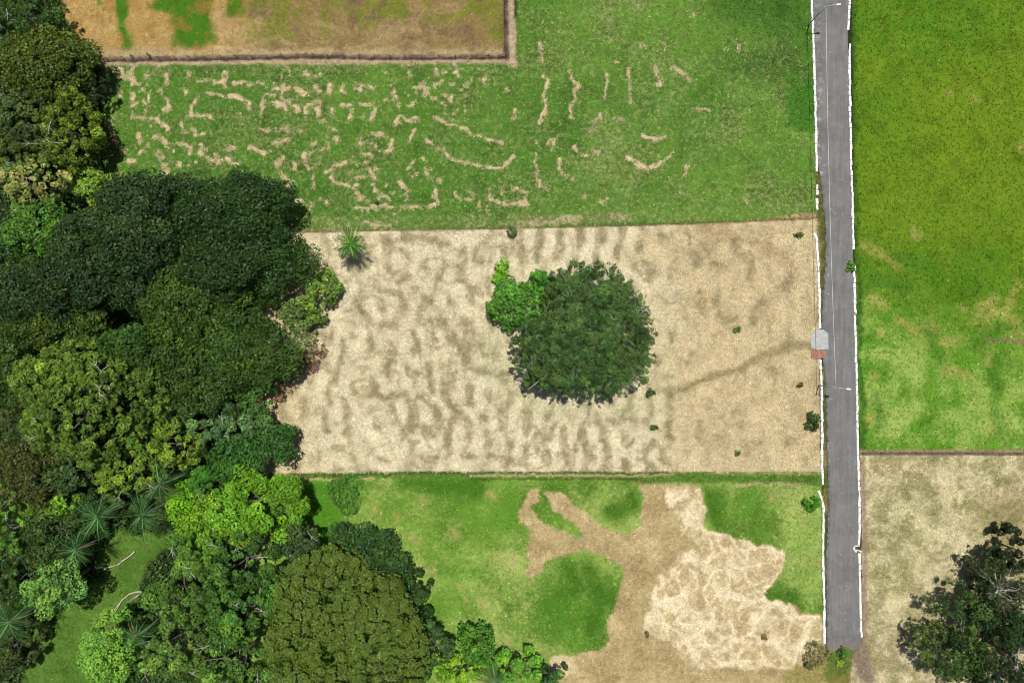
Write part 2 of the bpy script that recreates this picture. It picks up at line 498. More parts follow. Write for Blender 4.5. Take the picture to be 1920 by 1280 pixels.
# sprayed bare strips with a shallow ditch, pale verges either side
vg = np.zeros((NY, NX)); dt = np.zeros((NY, NX))
stroke(vg, [(180, 115), (560, 112), (960, 111)], 8, 2.5, 1, WX2, WY2); stroke(vg, [(956, 112), (956, -140)], 8, 2.5, 1, WX2, WY2)
stroke(vg, [(963, 122), (962, 90), (963, 40)], 5, 3, 1, WX2, WY2)
vg = np.clip(vg + .55 * sstep(140, 118, GY) * sstep(110, 118, GY) * (GX > 185) * (GX < 970) * (vnoise(18, 33, 3) - .35), 0, 1)
put(vg, (170, 148, 118), (206, 188, 152), 0.5, 0.25)
stroke(dt, [(170, 114), (300, 112), (560, 107), (760, 109), (948, 107)], 3.8, 2.4, 1, WX2, WY2)
stroke(dt, [(950, 108), (949, 40), (948, -140)], 5.0, 3, 1, WX2, WY2)
put(dt, (84, 66, 56), (130, 108, 92), 0.25 + .3 * nC, 0.3)
ZZ -= 0.22 * dt

# ---- central straw field
STRAW = [(480, 437), (570, 433), (960, 429), (1280, 420), (1540, 411), (1536, 640), (1539, 884), (1200, 885), (700, 886), (470, 890)]
mS = area(STRAW, 2.5, False)
east = sstep(1170, 1330, GX + 120 * (nB - .5) - .12 * (GY - 640)) ; west = sstep(640, 540, GX + 60 * (nB - .5))
sl = cblend(np.clip(east + .8 * west, 0, 1), (184, 170, 132), (180, 160, 116))
sh = cblend(np.clip(east + .8 * west, 0, 1), (238, 226, 190), (224, 205, 162))
sg = sstep(.5, .8, vnoise(110, 51))[..., None] * (1 - east[..., None])
sl = sl * (1 - .25 * sg) + .25 * sg * lin((186, 152, 118)) * KA
put(mS, sl, sh, 0.66 + 0.16 * (nB - .5) + 0.14 * (nC - .5), 0.38)
band = np.zeros((NY, NX)); brn = np.zeros((NY, NX))
strokes(band, [
 [(430,155),(520,160),(640,155),(740,180)],[(880,200),(870,240),(910,260)],[(1110,120),(1110,260)],[(740,290),(700,380),(680,470)],[(800,300),(830,250)],[(500,360),(530,350)],[(600,490),(620,480)],
 [(660,560),(670,650)],[(740,560),(740,640)],[(570,620),(590,720)],[(830,610),(830,760)],[(910,640),(910,700)],[(180,850),(210,720),(220,660)],[(350,640),(360,700)],[(150,920),(160,980)],[(430,960),(480,930)],
 [(540,960),(560,1040),(590,1100)],[(280,480),(330,520)],[(420,600),(470,580)],[(380,400),(470,420)],[(240,220),(330,300)],[(1300,140),(1310,230)],[(1410,110),(1400,180)],[(1520,110),(1530,160)],[(1200,160),(1190,260)],[(960,180),(970,260)],
 [(60,600),(110,640)],[(100,1010),(130,1100)],[(240,1000),(230,1120)]],
 560, 390, 2.667, 1.0, 13, 0.95)
strokes(band, [
 [(330,540),(370,640),(370,730),(410,870)],[(430,250),(430,390),(480,480),(540,560)],[(580,150),(570,280),(590,440)],[(690,200),(720,380),(720,500),(790,580),(860,620),(930,690),(960,760)],
 [(650,680),(640,770),(600,900)],[(860,640),(770,780),(740,900),(730,1100)],[(970,400),(980,540),(1000,560)],[(960,210),(1100,250),(1320,260)],[(1240,500),(1280,680),(1280,800),(1200,900),(1150,1040)],
 [(950,1110),(1050,1110)],[(1160,1110),(1420,1120)],[(1400,950),(1400,1100)],[(0,470),(130,540),(240,490),(310,450)],[(500,1110),(610,1110)],[(370,1000),(430,980)],[(60,1100),(150,1170)],[(130,180),(180,140)],
 [(1500,620),(1560,720),(1540,860)],[(1080,720),(1150,760)],[(870,0),(890,160)],[(1050,0),(1110,90)]],
 700, 650, 5.333, 1.0, 12, 1.0)
strokes(band, [
 [(150,620),(170,760),(190,960)],[(400,600),(370,680),(290,760)],[(830,430),(780,520),(720,620),(620,760),(640,900)],[(480,820),(430,960)],[(800,600),(1000,610),(1300,580),(1500,600)],[(1230,450),(1230,540)],
 [(1010,720),(970,850),(1020,960),(1050,1040)],[(1330,780),(1270,870)],[(1580,820),(1500,920),(1460,1050)],[(1620,860),(1690,990),(1730,1060)],[(1760,580),(1760,700),(1800,780)],[(840,900),(820,1000),(870,1060)],
 [(1240,1030),(1270,1100)],[(1780,200),(1790,320)],[(380,380),(330,470)],[(60,420),(100,560)]],
 980, 700, 6.4, 1.0, 10, 0.95)
strokes(band, [
 [(900,200),(950,360)],[(1050,420),(1030,560)],[(720,430),(780,450)],[(770,720),(770,800)],[(600,720),(610,900)],[(760,820),(760,920)],[(1180,780),(1080,880),(1060,1000)],[(350,740),(360,750)],[(50,430),(100,500)],
 [(200,160),(250,200)],[(1400,560),(1380,700)],[(530,380),(520,470)],[(620,260),(640,340)],[(900,930),(760,960)]],
 1200, 410, 5.12, 1, 15, 0.85)
strokes(band, [
 [(270,450),(290,600),(270,750),(290,900)],[(870,640),(900,760)],[(1180,280),(1250,290)],[(1380,930),(1420,930)],[(480,130),(460,200)],[(560,760),(540,900)],[(700,900),(690,950)],[(1060,920),(1090,960)]],
 1200, 640, 4.92, 1, 14, 0.75)
strokes(brn, [[(600,60),(820,60)],[(560,110),(820,110)],[(700,150),(1000,180),(1150,260),(1300,340),(1420,460)],[(700,440),(780,470)]], 1200, 410, 5.12, 7, 12, 0.6)
strokes(brn, [[(800,370),(860,400),(920,420)],[(330,900),(370,940)],[(400,930),(450,960)]], 560, 390, 2.667, 4, 8, 0.9)
strokes(brn, [[(1000,430),(1180,480)],[(1250,170),(1290,300)],[(280,880),(270,900)],[(60,730),(160,760)],[(1010,560),(1040,560)]], 490, 650, 5.333, 6, 9, 0.6)
# meandering swaths left by the mower, between the traced ones
sw = vnoise(34, 61, 2) ; mean = np.abs(vnoise(46, 62, 2) - .5) * 2
swath = sstep(.34, .0, mean) * (1 - .5 * east) * 0.5
band = np.maximum(band, swath * mS)
maze = swaths(37, 7, .8, .10); maze2 = swaths(30, 9, -.2)
mz = maze * (1 - .7 * east) * 1.0 + maze2 * .15 + .5 * (vnoise(20, 64, 2) - .5)
band = np.maximum(band * .9, .62 * sstep(.4, 1.8, mz))
bandm = np.clip(band, 0, 1) * mS
FR[:] = FR + mS * .10 * np.clip(-mz, -1, 1.5)
bandm = bandm * (.45 + .85 * vnoise(9, 63, 2))
FR[:] = FR - 0.5 * bandm
put(bandm * 0.8, (142, 135, 102), (198, 186, 150))
put(np.clip(brn, 0, 1) * mS * 0.75, (136, 112, 84), (178, 152, 112), None, 0.25)
ZZ += (0.10 * (1 - bandm) * (1 - east)) * mS * sstep(.2, .6, nC)
trk = np.zeros((NY, NX))
strokes(trk, [[(1570,30),(1400,30),(1180,110),(1000,190),(800,280),(600,360),(530,390),(400,430),(250,450),(180,440)]], 1200, 640, 4.92, 5, 9, 0.8)
put(trk * mS * (0.6 + .4 * nC), (122, 116, 76), (160, 146, 102), 0.4, 0.25)
thin = np.zeros((NY, NX))
stroke(thin, [(1284, 424), (1290, 458)], 1, 2, .8); put(thin, (110, 100, 66), (130, 110, 70), 0.3, .2)
# pale greenish ground round the lone tree
put(area([(920, 570), (960, 600), (950, 700), (1000, 750), (1200, 750), (1260, 700), (1255, 600), (1270, 700), (1240, 780), (1000, 790), (920, 720), (900, 640)], 25) * mS * .5, (172, 170, 126), (208, 204, 160), None, None)

# fence furrow between pasture and straw field
fur = np.zeros((NY, NX))
stroke(fur, [(560, 435), (700, 432), (960, 428), (1280, 419), (1480, 411), (1536, 408)], 1.6, 2.0, 1, GX, GY)
put(fur * (0.55 + .4 * nC), (92, 84, 52), (130, 112, 74), 0.3, .3)
ZZ -= 0.12 * fur

# ---- southern lawn with mown patches
LAWN = [(470, 889), (1200, 886), (1541, 885), (1546, 1215), (1560, 1600), (470, 1600)]
mL = area(LAWN, 2.5, False)
gl = cblend(nA, (80, 132, 32), (106, 152, 48))
gh = cblend(nB, (148, 180, 84), (174, 188, 104))
put(mL, gl, gh, 0.45 + 0.95 * (nE - .5) + .3 * (nC - .5), 0.22)
LO[:] *= (1 - 0.22 * (mL * sstep(.55, .85, vnoise(80, 71)))[..., None])
put(mL * area([(560, 890), (640, 890), (640, 1000), (700, 1080), (760, 1200), (700, 1200), (560, 1000)], 25), (82, 140, 32), (108, 158, 52), 0.25, .18)
dk = np.zeros((NY, NX))
for pts in ([(1100, 1060), (1130, 1120), (1110, 1180)], [(1060, 1060), (1080, 1100)], [(1190, 940), (1150, 960)], [(1340, 930), (1350, 980)], [(1440, 1110), (1480, 1120)], [(760, 905), (900, 915)]):
    stroke(dk, pts, 14, 22, .8)
put(dk * mL, (60, 112, 22), (92, 132, 36), 0.25, .25)
sp = np.zeros((NY, NX))
for x, y in ((805, 1063), (700, 955), (745, 965), (855, 1000), (780, 1010), (860, 1095), (875, 1120), (905, 1130), (955, 1195), (960, 1040), (1535, 1050), (1440, 930), (1450, 925), (790, 935), (930, 1040), (775, 1005), (920, 930), (790, 1300)):
    stroke(sp, [(x, y), (x + 4, y + 6)], 3, 9, .8)
put(sp * mL * .7, (158, 158, 76), (192, 174, 120), 0.55, .2)
CUT = [(1203,905),(1318,905),(1328,960),(1318,992),(1352,1002),(1398,1014),(1440,1025),(1465,1035),(1470,1052),(1458,1075),(1440,1095),(1432,1112),(1470,1130),(1541,1150),(1545,1215),(1548,1600),(980,1600),(1055,1290),(1036,1250),
       (1040,1228),(1075,1223),(1130,1213),(1136,1190),(1148,1145),(1155,1120),(1158,1085),(1167,1063),(1150,1055),(1115,1035),(1090,1025),(1060,1035),(1030,1040),(1015,1075),(1000,1085),(990,1070),(1000,1045),(990,1020),(1000,990),(975,980),
       (970,960),(985,925),(1010,922),(1012,940),(1002,948),(1015,975),(1040,995),(1098,1003),(1075,975),(1030,945),(1022,925),(1062,925),(1075,945),(1100,965),(1142,998),(1195,995),(1205,970),(1212,930)]
mC = area(CUT, 2.0) * mL
put(mC, cblend(nB, (156, 138, 92), (176, 154, 108)), cblend(nB, (206, 186, 136), (220, 198, 150)), 0.5 + .4 * (nC - .5), 0.34)
BRI = [(690,170),(940,170),(980,330),(940,390),(950,430),(1100,450),(1390,540),(1405,610),(1280,780),(1460,870),(1600,900),(1625,1060),(1560,1200),(1000,1200),(900,1200),(800,1080),(720,1040),(600,1010),(600,960),(640,870),(670,720),(800,600),(850,540),(930,540),(800,400),(740,290)]
BRI = [(1000 + x / 2.977, 850 + y / 2.977) for x, y in BRI]
mB = area(BRI, 4) * mC
mzb = swaths(54, 12, .15, .22)
ridge = np.exp(-(mzb / .32) ** 2) * (.45 + .9 * vnoise(14, 82, 2))
put(mB, (194, 172, 124), (250, 233, 194), 0.42 + .5 * (vnoise(14, 81, 3) - .5) + .42 * ridge, 0.34)
ZZ += .1 * ridge * mB
rows = np.zeros((NY, NX))
strokes(rows, [[(730,880),(760,820),(830,830),(850,900),(780,950),(880,990)],[(700,760),(780,700),(800,620)],[(850,540),(930,620),(1010,700),(1040,790)],[(900,960),(960,1060),(1010,1120),(1100,1090),(1140,1000)],[(740,950),(850,1050),(920,1180)],
  [(1180,1100),(1230,1050),(1350,1060),(1440,1140)],[(620,960),(680,870),(690,760)],[(1040,800),(1200,830),(1300,810),(1460,880),(1600,910)],[(1000,1190),(1200,1200),(1400,1200)],[(950,440),(1100,470),(1250,510),(1380,560),(1390,620),(1290,760)],
  [(760,290),(820,250),(860,190)],[(880,400),(940,320),(960,260)],[(1060,560),(980,590)],[(1250,900),(1240,980)],[(1530,950),(1500,1060),(1440,1140)]], 1000, 850, 2.977, 4, 5, .9)
FR[:] = FR * (1 - mB) + mB * np.clip(FR - .02 + .42 * rows, 0, 1.2)
ZZ += .12 * rows * mB
put(area([(1030, 1225), (1075, 1222), (1082, 1260), (1050, 1268)], 6) * mC, (200, 176, 128), (230, 212, 170), .65, .25)
put(area([(1480, 1240), (1580, 1225), (1620, 1250), (1560, 1420), (1440, 1420)], 14) * .7, (136, 140, 62), (186, 166, 104), 0.45, .3)
# grassy ridge rows along the fence line between straw and lawn
rid = np.zeros((NY, NX))
stroke(rid, [(500, 893), (700, 889), (1200, 889), (1545, 896)], 5, 3, 1, WX2, WY2)
stroke(rid, [(1180, 896), (1330, 895), (1545, 900)], 9, 4, 1, WX2, WY2)
put(rid, (70, 116, 34), (150, 160, 84), 0.3, .35)
pl = np.zeros((NY, NX)); dk2 = np.zeros((NY, NX))
stroke(pl, [(520, 898), (640, 899), (700, 896)], 2, 2, .9, WX2, WY2); stroke(pl, [(880, 891), (1010, 890), (1150, 892), (1260, 890)], 2, 2, .8, WX2, WY2); stroke(pl, [(1380, 908), (1420, 906), (1500, 907)], 3, 3, .6, WX2, WY2)
stroke(dk2, [(540, 888), (800, 886), (1080, 886), (1250, 886)], 1.5, 1.5, .9, WX2, WY2); stroke(dk2, [(880, 897), (1200, 897)], 1.6, 2, .8, WX2, WY2)
put(pl, (190, 178, 120), (206, 190, 140), .5, .3); put(dk2, (50, 78, 26), (84, 96, 44), .3, .3)

# ---- glade inside the wood
GLADE = [(330, 978), (300, 1000), (215, 985), (185, 1040), (190, 1085), (130, 1130), (60, 1190), (40, 1290), (0, 1420), (240, 1420), (250, 1300), (215, 1200), (230, 1165), (265, 1110), (275, 1050), (330, 1000)]
mG = area(GLADE, 8)
put(mG, cblend(nB, (74, 116, 36), (100, 136, 52)), (120, 148, 70), 0.3 + .3 * (nC - .5), .2)

# ---- eastern meadow
EAST = [(1594, -400), (2400, -400), (2400, 842), (1612, 844), (1604, 500)]
mE = area(EAST, 2.5, False)
low = sstep(470, 640, GY + 120 * (nA - .5) + .25 * (1700 - GX))
ge = cblend(np.clip(nA * 1.3 - .15, 0, 1), (82, 132, 24), (112, 144, 28))
ge = ge * (1 - low[..., None]) + low[..., None] * cblend(nB, (80, 142, 28), (112, 162, 44))
put(mE, ge, cblend(low, (134, 156, 44), (168, 192, 96)), 0.24 + .25 * (nC - .5) + low * (-.02 + 1.1 * (nE - .42) + .1 * swaths(60, 14, 0, .35)), 0.22 - .02 * low)
LO[:] *= (1 - .2 * (mE * sstep(.6, .85, vnoise(30, 91)))[..., None])
pat = np.zeros((NY, NX))
for pts in ([(1620, 455), (1660, 480), (1680, 490)], [(1715, 435), (1720, 445)], [(1635, 560), (1660, 580)], [(1690, 600), (1720, 620)], [(1740, 610), (1750, 615)], [(1655, 630)], [(1770, 695), (1810, 700)], [(1805, 578)], [(1830, 600), (1860, 560)],
            [(1890, 560), (1915, 530)], [(1905, 620)], [(1855, 680)], [(1840, 570), (1900, 600)], [(1625, 790)], [(1860, 800)], [(1850, 600), (1900, 570)], [(1640, 700)], [(1765, 640), (1800, 640)], [(1830, 183)], [(1780, 175)], [(1915, 275)]):
    stroke(pat, pts, 5, 12, .9)
put(pat * mE * .8, (140, 156, 64), (198, 182, 110), 0.5 + .4 * (nC - .5), .25)
path = np.zeros((NY, NX))
stroke(path, [(1850, 637), (1880, 640), (1930, 641), (2080, 645)], 4, 3, 1)
put(path, (110, 96, 62), (184, 156, 122), .45, .3)
mg = np.zeros((NY, NX))
stroke(mg, [(1597, -140), (1600, 100), (1603, 300), (1608, 480), (1613, 700), (1616, 842)], 4, 5, .8)
str_ = np.zeros((NY, NX))
for pts in ([(1735, 600), (1750, 650), (1770, 690)], [(1870, 680), (1865, 760), (1885, 830)], [(1700, 480), (1730, 500)], [(1640, 520), (1690, 540)], [(1830, 640), (1900, 610)], [(1640, 740), (1645, 800)]):
    stroke(str_, pts, 5, 16, .8)
put(str_ * mE * .6, (66, 118, 30), (96, 140, 56), None, None)
put(mg * mE, (50, 96, 24), (80, 120, 40), .2, .4)
# ---- south-east stubble
STUB = [(1612, 846), (2400, 846), (2400, 1600), (1560, 1600), (1600, 1215), (1618, 1190)]
mU = area(STUB, 2.5, False)
gsn = vnoise(120, 95)
put(mU, cblend(gsn, (146, 142, 90), (160, 150, 110)), cblend(gsn, (226, 216, 168), (232, 216, 176)), 0.5 + .3 * (nB - .5) + .6 * (nC - .5), .42)
put(mU * sstep(.5, .8, vnoise(80, 96)) * sstep(1050, 1250, GY) * .7, (126, 130, 60), (176, 164, 100), .4, .28)
put(mU * area([(1820, 940), (1960, 900), (2000, 1060), (1850, 1050)], 30) * .6, (118, 116, 60), (170, 150, 104), .45, .28)
f3 = np.zeros((NY, NX)); f3b = np.zeros((NY, NX))
stroke(f3b, [(1614, 848), (1750, 848), (2080, 846)], 5, 2, 1, GX, GY); put(f3b, (150, 126, 98), (184, 158, 128), .5, .3)
stroke(f3, [(1614, 850), (1750, 850), (2080, 851)], 1.6, 1.6, 1, GX, GY); put(f3 * .85, (64, 50, 40), (110, 92, 76), .25, .3); ZZ -= .15 * f3
sv = np.zeros((NY, NX))
stroke(sv, [(1618, 860), (1620, 1000), (1622, 1190), (1610, 1230), (1640, 1275)], 3.5, 3, .9, GX, GY)
put(sv, (150, 124, 104), (186, 156, 134), .5, .25)
# ---- track and roadside dirt
rv = np.zeros((NY, NX))
stroke(rv, [(1536, 330), (1540, 420), (1544, 520), (1540, 600)], 8, 4, .9, GX, GY)
stroke(rv, [(1544, 690), (1547, 800), (1548, 900), (1549, 1010), (1548, 1200)], 5, 3, .9, GX, GY)
put(rv, (82, 92, 40), (150, 132, 84), 0.4 + .6 * (nC - .5), .4)
put(area([(1544, 1200), (1618, 1185), (1640, 1275), (1610, 1275), (1596, 1225), (1548, 1222)], 7), (132, 116, 96), (168, 152, 132), .45, .25)
put(area([(1545, 1218), (1600, 1214), (1590, 1262), (1548, 1262)], 7), (84, 112, 44), (150, 144, 72), .35, .35)
LO = np.clip(LO, .004, .9); HI = np.clip(HI, .004, .9)
ZZ += 0.10 * (vnoise(50, 99) - .5) + 0.06 * (vnoise(12, 98, 2) - .5)

# ---- road outline
def interp_line(pts):
    ys = [p[1] for p in pts]; xs = [p[0] for p in pts]
    return lambda y: np.interp(y, ys, xs)
LEFT_KERB = [(1521,-140),(1521,0),(1524,55),(1526,110),(1528,180),(1530,260),(1531,322),(1532,395),(1532,440),(1534,500),(1536,560),(1537,618),(1538,670),(1540,722),(1541,800),(1541,874),(1543,909),(1545,949),(1543,1040),(1545,1122),(1546,1206)]
RIGHT_KERB = [(1594,-140),(1593,0),(1590,60),(1591,110),(1593,180),(1595,280),(1597,340),(1599,420),(1600,470),(1602,520),(1603,600),(1605,680),(1607,760),(1608,833),(1611,940),(1611,1000),(1611,1040),(1612,1100),(1615,1194)]
lk = interp_line(LEFT_KERB); rk = interp_line(RIGHT_KERB)
edge = interp_line([(1523,-140),(1523,0),(1528,110),(1530,180),(1532,300),(1538,330),(1547,420),(1548,480),(1543,560),(1540,610),(1541,660),(1546,700),(1550,780),(1551,850),(1553,950),(1549,1050),(1550,1214)])

inroad = (GX > edge(GY) + 5) & (GX < rk(GY) - 5) & (GY < 1205)
ZZ = np.where((GX > edge(GY) - 3) & (GX < rk(GY) + 2) & (GY < 1216), -0.06, ZZ)
ZZ[0, :] = 0; ZZ[-1, :] = 0; ZZ[:, 0] = 0; ZZ[:, -1] = 0

# ---- split the ground into its fields
cidx = np.zeros((NY, NX), int)
for k, mm in ((1, mP), (2, mF), (3, np.maximum(vg, dt)), (4, mS), (5, mL), (6, mC), (7, mG), (8, mE), (9, mU)):
    cidx[mm > .5] = k
NAMES = ["forest_floor", "green_pasture", "fallow_field", "bare_soil_strip", "straw_field", "lawn", "mown_patch", "glade", "meadow", "stubble_field"]
cell = cidx[:-1, :-1]
skip = inroad[:-1, :-1] & inroad[1:, 1:] & inroad[:-1, 1:] & inroad[1:, :-1]
vid = np.arange(NY * NX).reshape(NY, NX)
CO = np.stack([(GX - 960) * .1, (640 - GY) * .1, ZZ], -1).reshape(-1, 3)
LOf = LO.reshape(-1, 3); HIf = HI.reshape(-1, 3)
GAIN = np.full((NY, NX), 3.0)
GAIN = GAIN * (1 - mS) + 2.3 * mS; GAIN = GAIN * (1 - mE) + 1.7 * mE; GAIN = GAIN * (1 - mL) + 1.8 * mL; GAIN = GAIN * (1 - mC) + 2.6 * mC; GAIN = GAIN * (1 - mU) + 2.8 * mU
BLf = np.stack([FR, CT, GAIN], -1).reshape(-1, 3)
quads = np.stack([vid[1:, :-1], vid[1:, 1:], vid[:-1, 1:], vid[:-1, :-1]], -1)
for k, nm in enumerate(NAMES):
    q = quads[(cell == k) & ~skip]
    if len(q) == 0: continue
    u, inv = np.unique(q.ravel(), return_inverse=True)
    me = mesh_np(nm, CO[u], inv.reshape(-1, 4), 4, M_GROUND, {"cover_low": LOf[u], "cover_high": HIf[u], "blend": BLf[u]}, smooth=True)
    tag(link(nm, me), kind='structure')

# ---- the land beyond, out to the horizon
ax = np.unique(np.concatenate([[-2500, -1500, -900, -600, -400, -260, -180], np.linspace((gx[0] - 960) * .1, (gx[-1] - 960) * .1, 13), [180, 260, 400, 600, 900, 1500, 2500]]))
ay = np.unique(np.concatenate([[-2500, -1500, -900, -600, -400, -260, -160], np.linspace((640 - gy[-1]) * .1, (640 - gy[0]) * .1, 9), [160, 260, 400, 600, 900, 1500, 2500]]))
AX, AY = np.meshgrid(ax, ay)
avid = np.arange(AX.size).reshape(AX.shape)
aq = np.stack([avid[:-1, :-1], avid[:-1, 1:], avid[1:, 1:], avid[1:, :-1]], -1)
xc = (AX[:-1, :-1] + AX[1:, 1:]) / 2; yc = (AY[:-1, :-1] + AY[1:, 1:]) / 2
hole = (xc > (gx[0] - 960) * .1) & (xc < (gx[-1] - 960) * .1) & (yc > (640 - gy[-1]) * .1) & (yc < (640 - gy[0]) * .1)
aco = np.stack([AX, AY, np.zeros_like(AX)], -1).reshape(-1, 3)
rr = np.random.default_rng(5).random(len(aco))[:, None]
wood = (aco[:, :1] < -60)
alo = np.where(wood, lin((50, 66, 26)) * KA, lin((84, 124, 30)) * KA * (1 - rr) + lin((150, 140, 84)) * KA * rr)
ahi = np.where(wood, lin((84, 92, 46)) * KA, lin((176, 170, 100)) * KA)
me = mesh_np("ground", aco, aq[~hole], 4, M_GROUND, {"cover_low": alo, "cover_high": ahi, "blend": np.tile([[.3, .25, 2.]], (len(aco), 1))})
tag(link("ground", me), kind='structure')

# ------------------------------------------------------------------ road, kerbs, apron, drain
def asphalt():
    m, nt, out = new_mat("worn_asphalt")
    pos = N(nt, "ShaderNodeNewGeometry").outputs['Position']
    at = N(nt, "ShaderNodeAttribute", attribute_name="wear").outputs['Color']
    sp = N(nt, "ShaderNodeSeparateColor"); nt.links.new(at, sp.inputs[0])
    n1 = noise(nt, pos, 0.8, 5, .7); n2 = noise(nt, pos, 7, 3, .7)
    mp = N(nt, "ShaderNodeMapping"); mp.inputs['Scale'].default_value = (1.6, .12, 1)
    nt.links.new(pos, mp.inputs[0])
    n3 = noise(nt, mp.outputs[0], 1.0, 3, .6)
    c = mixc(nt, mrange(nt, n3, .35, .65, 0, 1), (0.126, 0.123, 0.120), (0.160, 0.157, 0.153))
    c = mixc(nt, math_n(nt, 'MULTIPLY', mrange(nt, n1, .5, .72, 0, 1), sp.outputs[0]), c, (0.42, 0.42, 0.41))
    c = mixc(nt, math_n(nt, 'MULTIPLY', mrange(nt, n1, .38, .6, 1, 0), sp.outputs[1]), c, (0.07, 0.065, 0.055))
    c = mixc(nt, math_n(nt, 'MULTIPLY', mrange(nt, n1, .35, .62, .3, 1), sp.outputs[2]), c, (0.2, 0.16, 0.11))
    n4 = noise(nt, pos, .22, 3, .7); n5 = noise(nt, pos, 2.2, 1, .5)
    c = mixc(nt, mrange(nt, n5, .74, .8, 0, .8), c, (0.55, 0.55, 0.53))
    v = math_n(nt, 'ADD', math_n(nt, 'MULTIPLY', mrange(nt, n2, .3, .7, -1, 1), .12), mrange(nt, n4, .3, .7, .82, 1.14))
    c = vscale(nt, c, v)
    bs = N(nt, "ShaderNodeBsdfPrincipled"); nt.links.new(c, bs.inputs['Base Color'])
    bs.inputs['Roughness'].default_value = .88
    bp = N(nt, "ShaderNodeBump"); bp.inputs['Strength'].default_value = .3; bp.inputs['Distance'].default_value = .04
    nt.links.new(n2, bp.inputs['Height']); nt.links.new(bp.outputs[0], bs.inputs['Normal'])
    nt.links.new(bs.outputs[0], out.inputs[0])
    return m
M_ASPH = asphalt()
ry = np.arange(-140, 1219, 3.0); nu = 24
co = []; wear = []
rr = np.random.default_rng(8)
for y in ry:
    l, r = float(edge(y)), float(rk(y)) - 1.0
    l += rr.normal() * (.7 if y > 320 else 0.2)
    for k in range(nu + 1):
        t = k / nu
        yy = y
        if y > 1200: yy = y + 5 * math.sin(t * 9) * (y - 1200) / 18 + rr.normal() * .6 - 8 * (t > .8) * (y - 1200) / 18
        x = l + (r - l) * t
        co.append(((x - 960) * .1, (640 - yy) * .1, 0.03 + 0.05 * (1 - (2 * t - 1) ** 2)))
        gut = max(0, 1 - (x - l) / 17) if y < 330 else 0
        wear.append((0.9 * gut + .12, 0.8 * gut * .5 + (.9 if (y > 330 and x - l < 4) else 0) + (.25 if t > .94 else 0), .5 * max(0, 1 - (r - x) / 4) + max(0, (y - 1195) / 40)))
co = np.array(co); nr = len(ry)
rv_ = np.arange(nr * (nu + 1)).reshape(nr, nu + 1)
rq = np.stack([rv_[1:, :-1], rv_[1:, 1:], rv_[:-1, 1:], rv_[:-1, :-1]], -1).reshape(-1, 4)
tag(link("road", mesh_np("road", co, rq, 4, M_ASPH, {"wear": np.array(wear)}, smooth=True)), kind='structure')

def kerb(name, runs, seed):
    r = np.random.default_rng(seed)
    root = empty(name, P(*runs[0][0]))
    tag(root, kind='structure')
    metas = []
    for v in range(4):
        b = MB()
        hw = .20
        # bevelled stone, one metre long along y
        prof = [(-hw, -.15), (-hw, .10 + .01 * v), (-hw + .04, .14), (hw - .05, .14), (hw, .09), (hw, -.15)]
        n = len(prof)
        jl = .485 - .012 * v
        for yy in (-jl, jl):
            for x, z in prof: b.v.append((x + r.normal() * .008, yy, z + r.normal() * .006))
        for i in range(n):
            j = (i + 1) % n
            b.f.append((i, j, n + j, n + i))
        b.f.append(tuple(range(n))); b.f.append(tuple(range(n, 2 * n))[::-1])
        metas.append(b.mesh("kerb_stone", M_KERB))
    for run in runs:
        pts = [P(x, y) for x, y in run]
        for a, b_ in zip(pts[:-1], pts[1:]):
            d = (b_ - a); L = d.length
            n = max(1, round(L)); s = L / n
            ang = math.atan2(d.y, d.x) - math.pi / 2
            for k in range(n):
                c = a + d * ((k + .5) / n)
                o = bpy.data.objects.new("kerb_stone", metas[int(r.integers(4))])
                o.parent = root
                o.location = c - root.location + Vector((r.normal() * .03, r.normal() * .01, r.normal() * .012))
                o.rotation_euler = (0, r.normal() * .03, ang + r.normal() * .025)
                o.scale = (1.0 + r.normal() * .12, s, 1)
                COL.objects.link(o)
kerb("left_kerb", [[(1521,-130),(1521,0),(1524,55),(1526,110),(1528,180),(1530,260),(1531,322)], [(1532,346),(1532,366)], [(1531,372),(1532,394)],
                   [(1526,437),(1531,447),(1532,462),(1534,500),(1536,560),(1537,616)], [(1538,674),(1540,722),(1541,800),(1541,874),(1543,908)], [(1534,919),(1540,934),(1544,950),(1543,1040),(1545,1122),(1546,1206)]], 3)
kerb("right_kerb", [[(1594,-130),(1593,0),(1590,58)], [(1593,82),(1592,110),(1593,180),(1595,280),(1597,340),(1599,420),(1600,468)], [(1601,496),(1602,520),(1603,600),(1605,680),(1607,760),(1608,833),(1611,940),(1611,1000),(1610,1021)], [(1611,1036),(1612,1100),(1615,1194)]], 4)

b = MB(); b.prism([tuple(P(x, y)[:2]) for x, y in [(1520.5,627),(1526,622),(1532,618.6),(1541.6,617),(1549,621),(1552.5,627),(1553,654),(1536,656),(1520.5,652)]][::-1], -.1, .075)
tag(b.build("driveway_apron", M_CONC), kind='structure')
b = MB(); b.prism([tuple(P(x, y)[:2]) for x, y in [(1520.5,653.5),(1536,656.5),(1549,657.5),(1548,668),(1537,672),(1532,675),(1520.5,672)]][::-1], -.1, .06)
tag(b.build("red_ramp", M_RED), kind='structure')

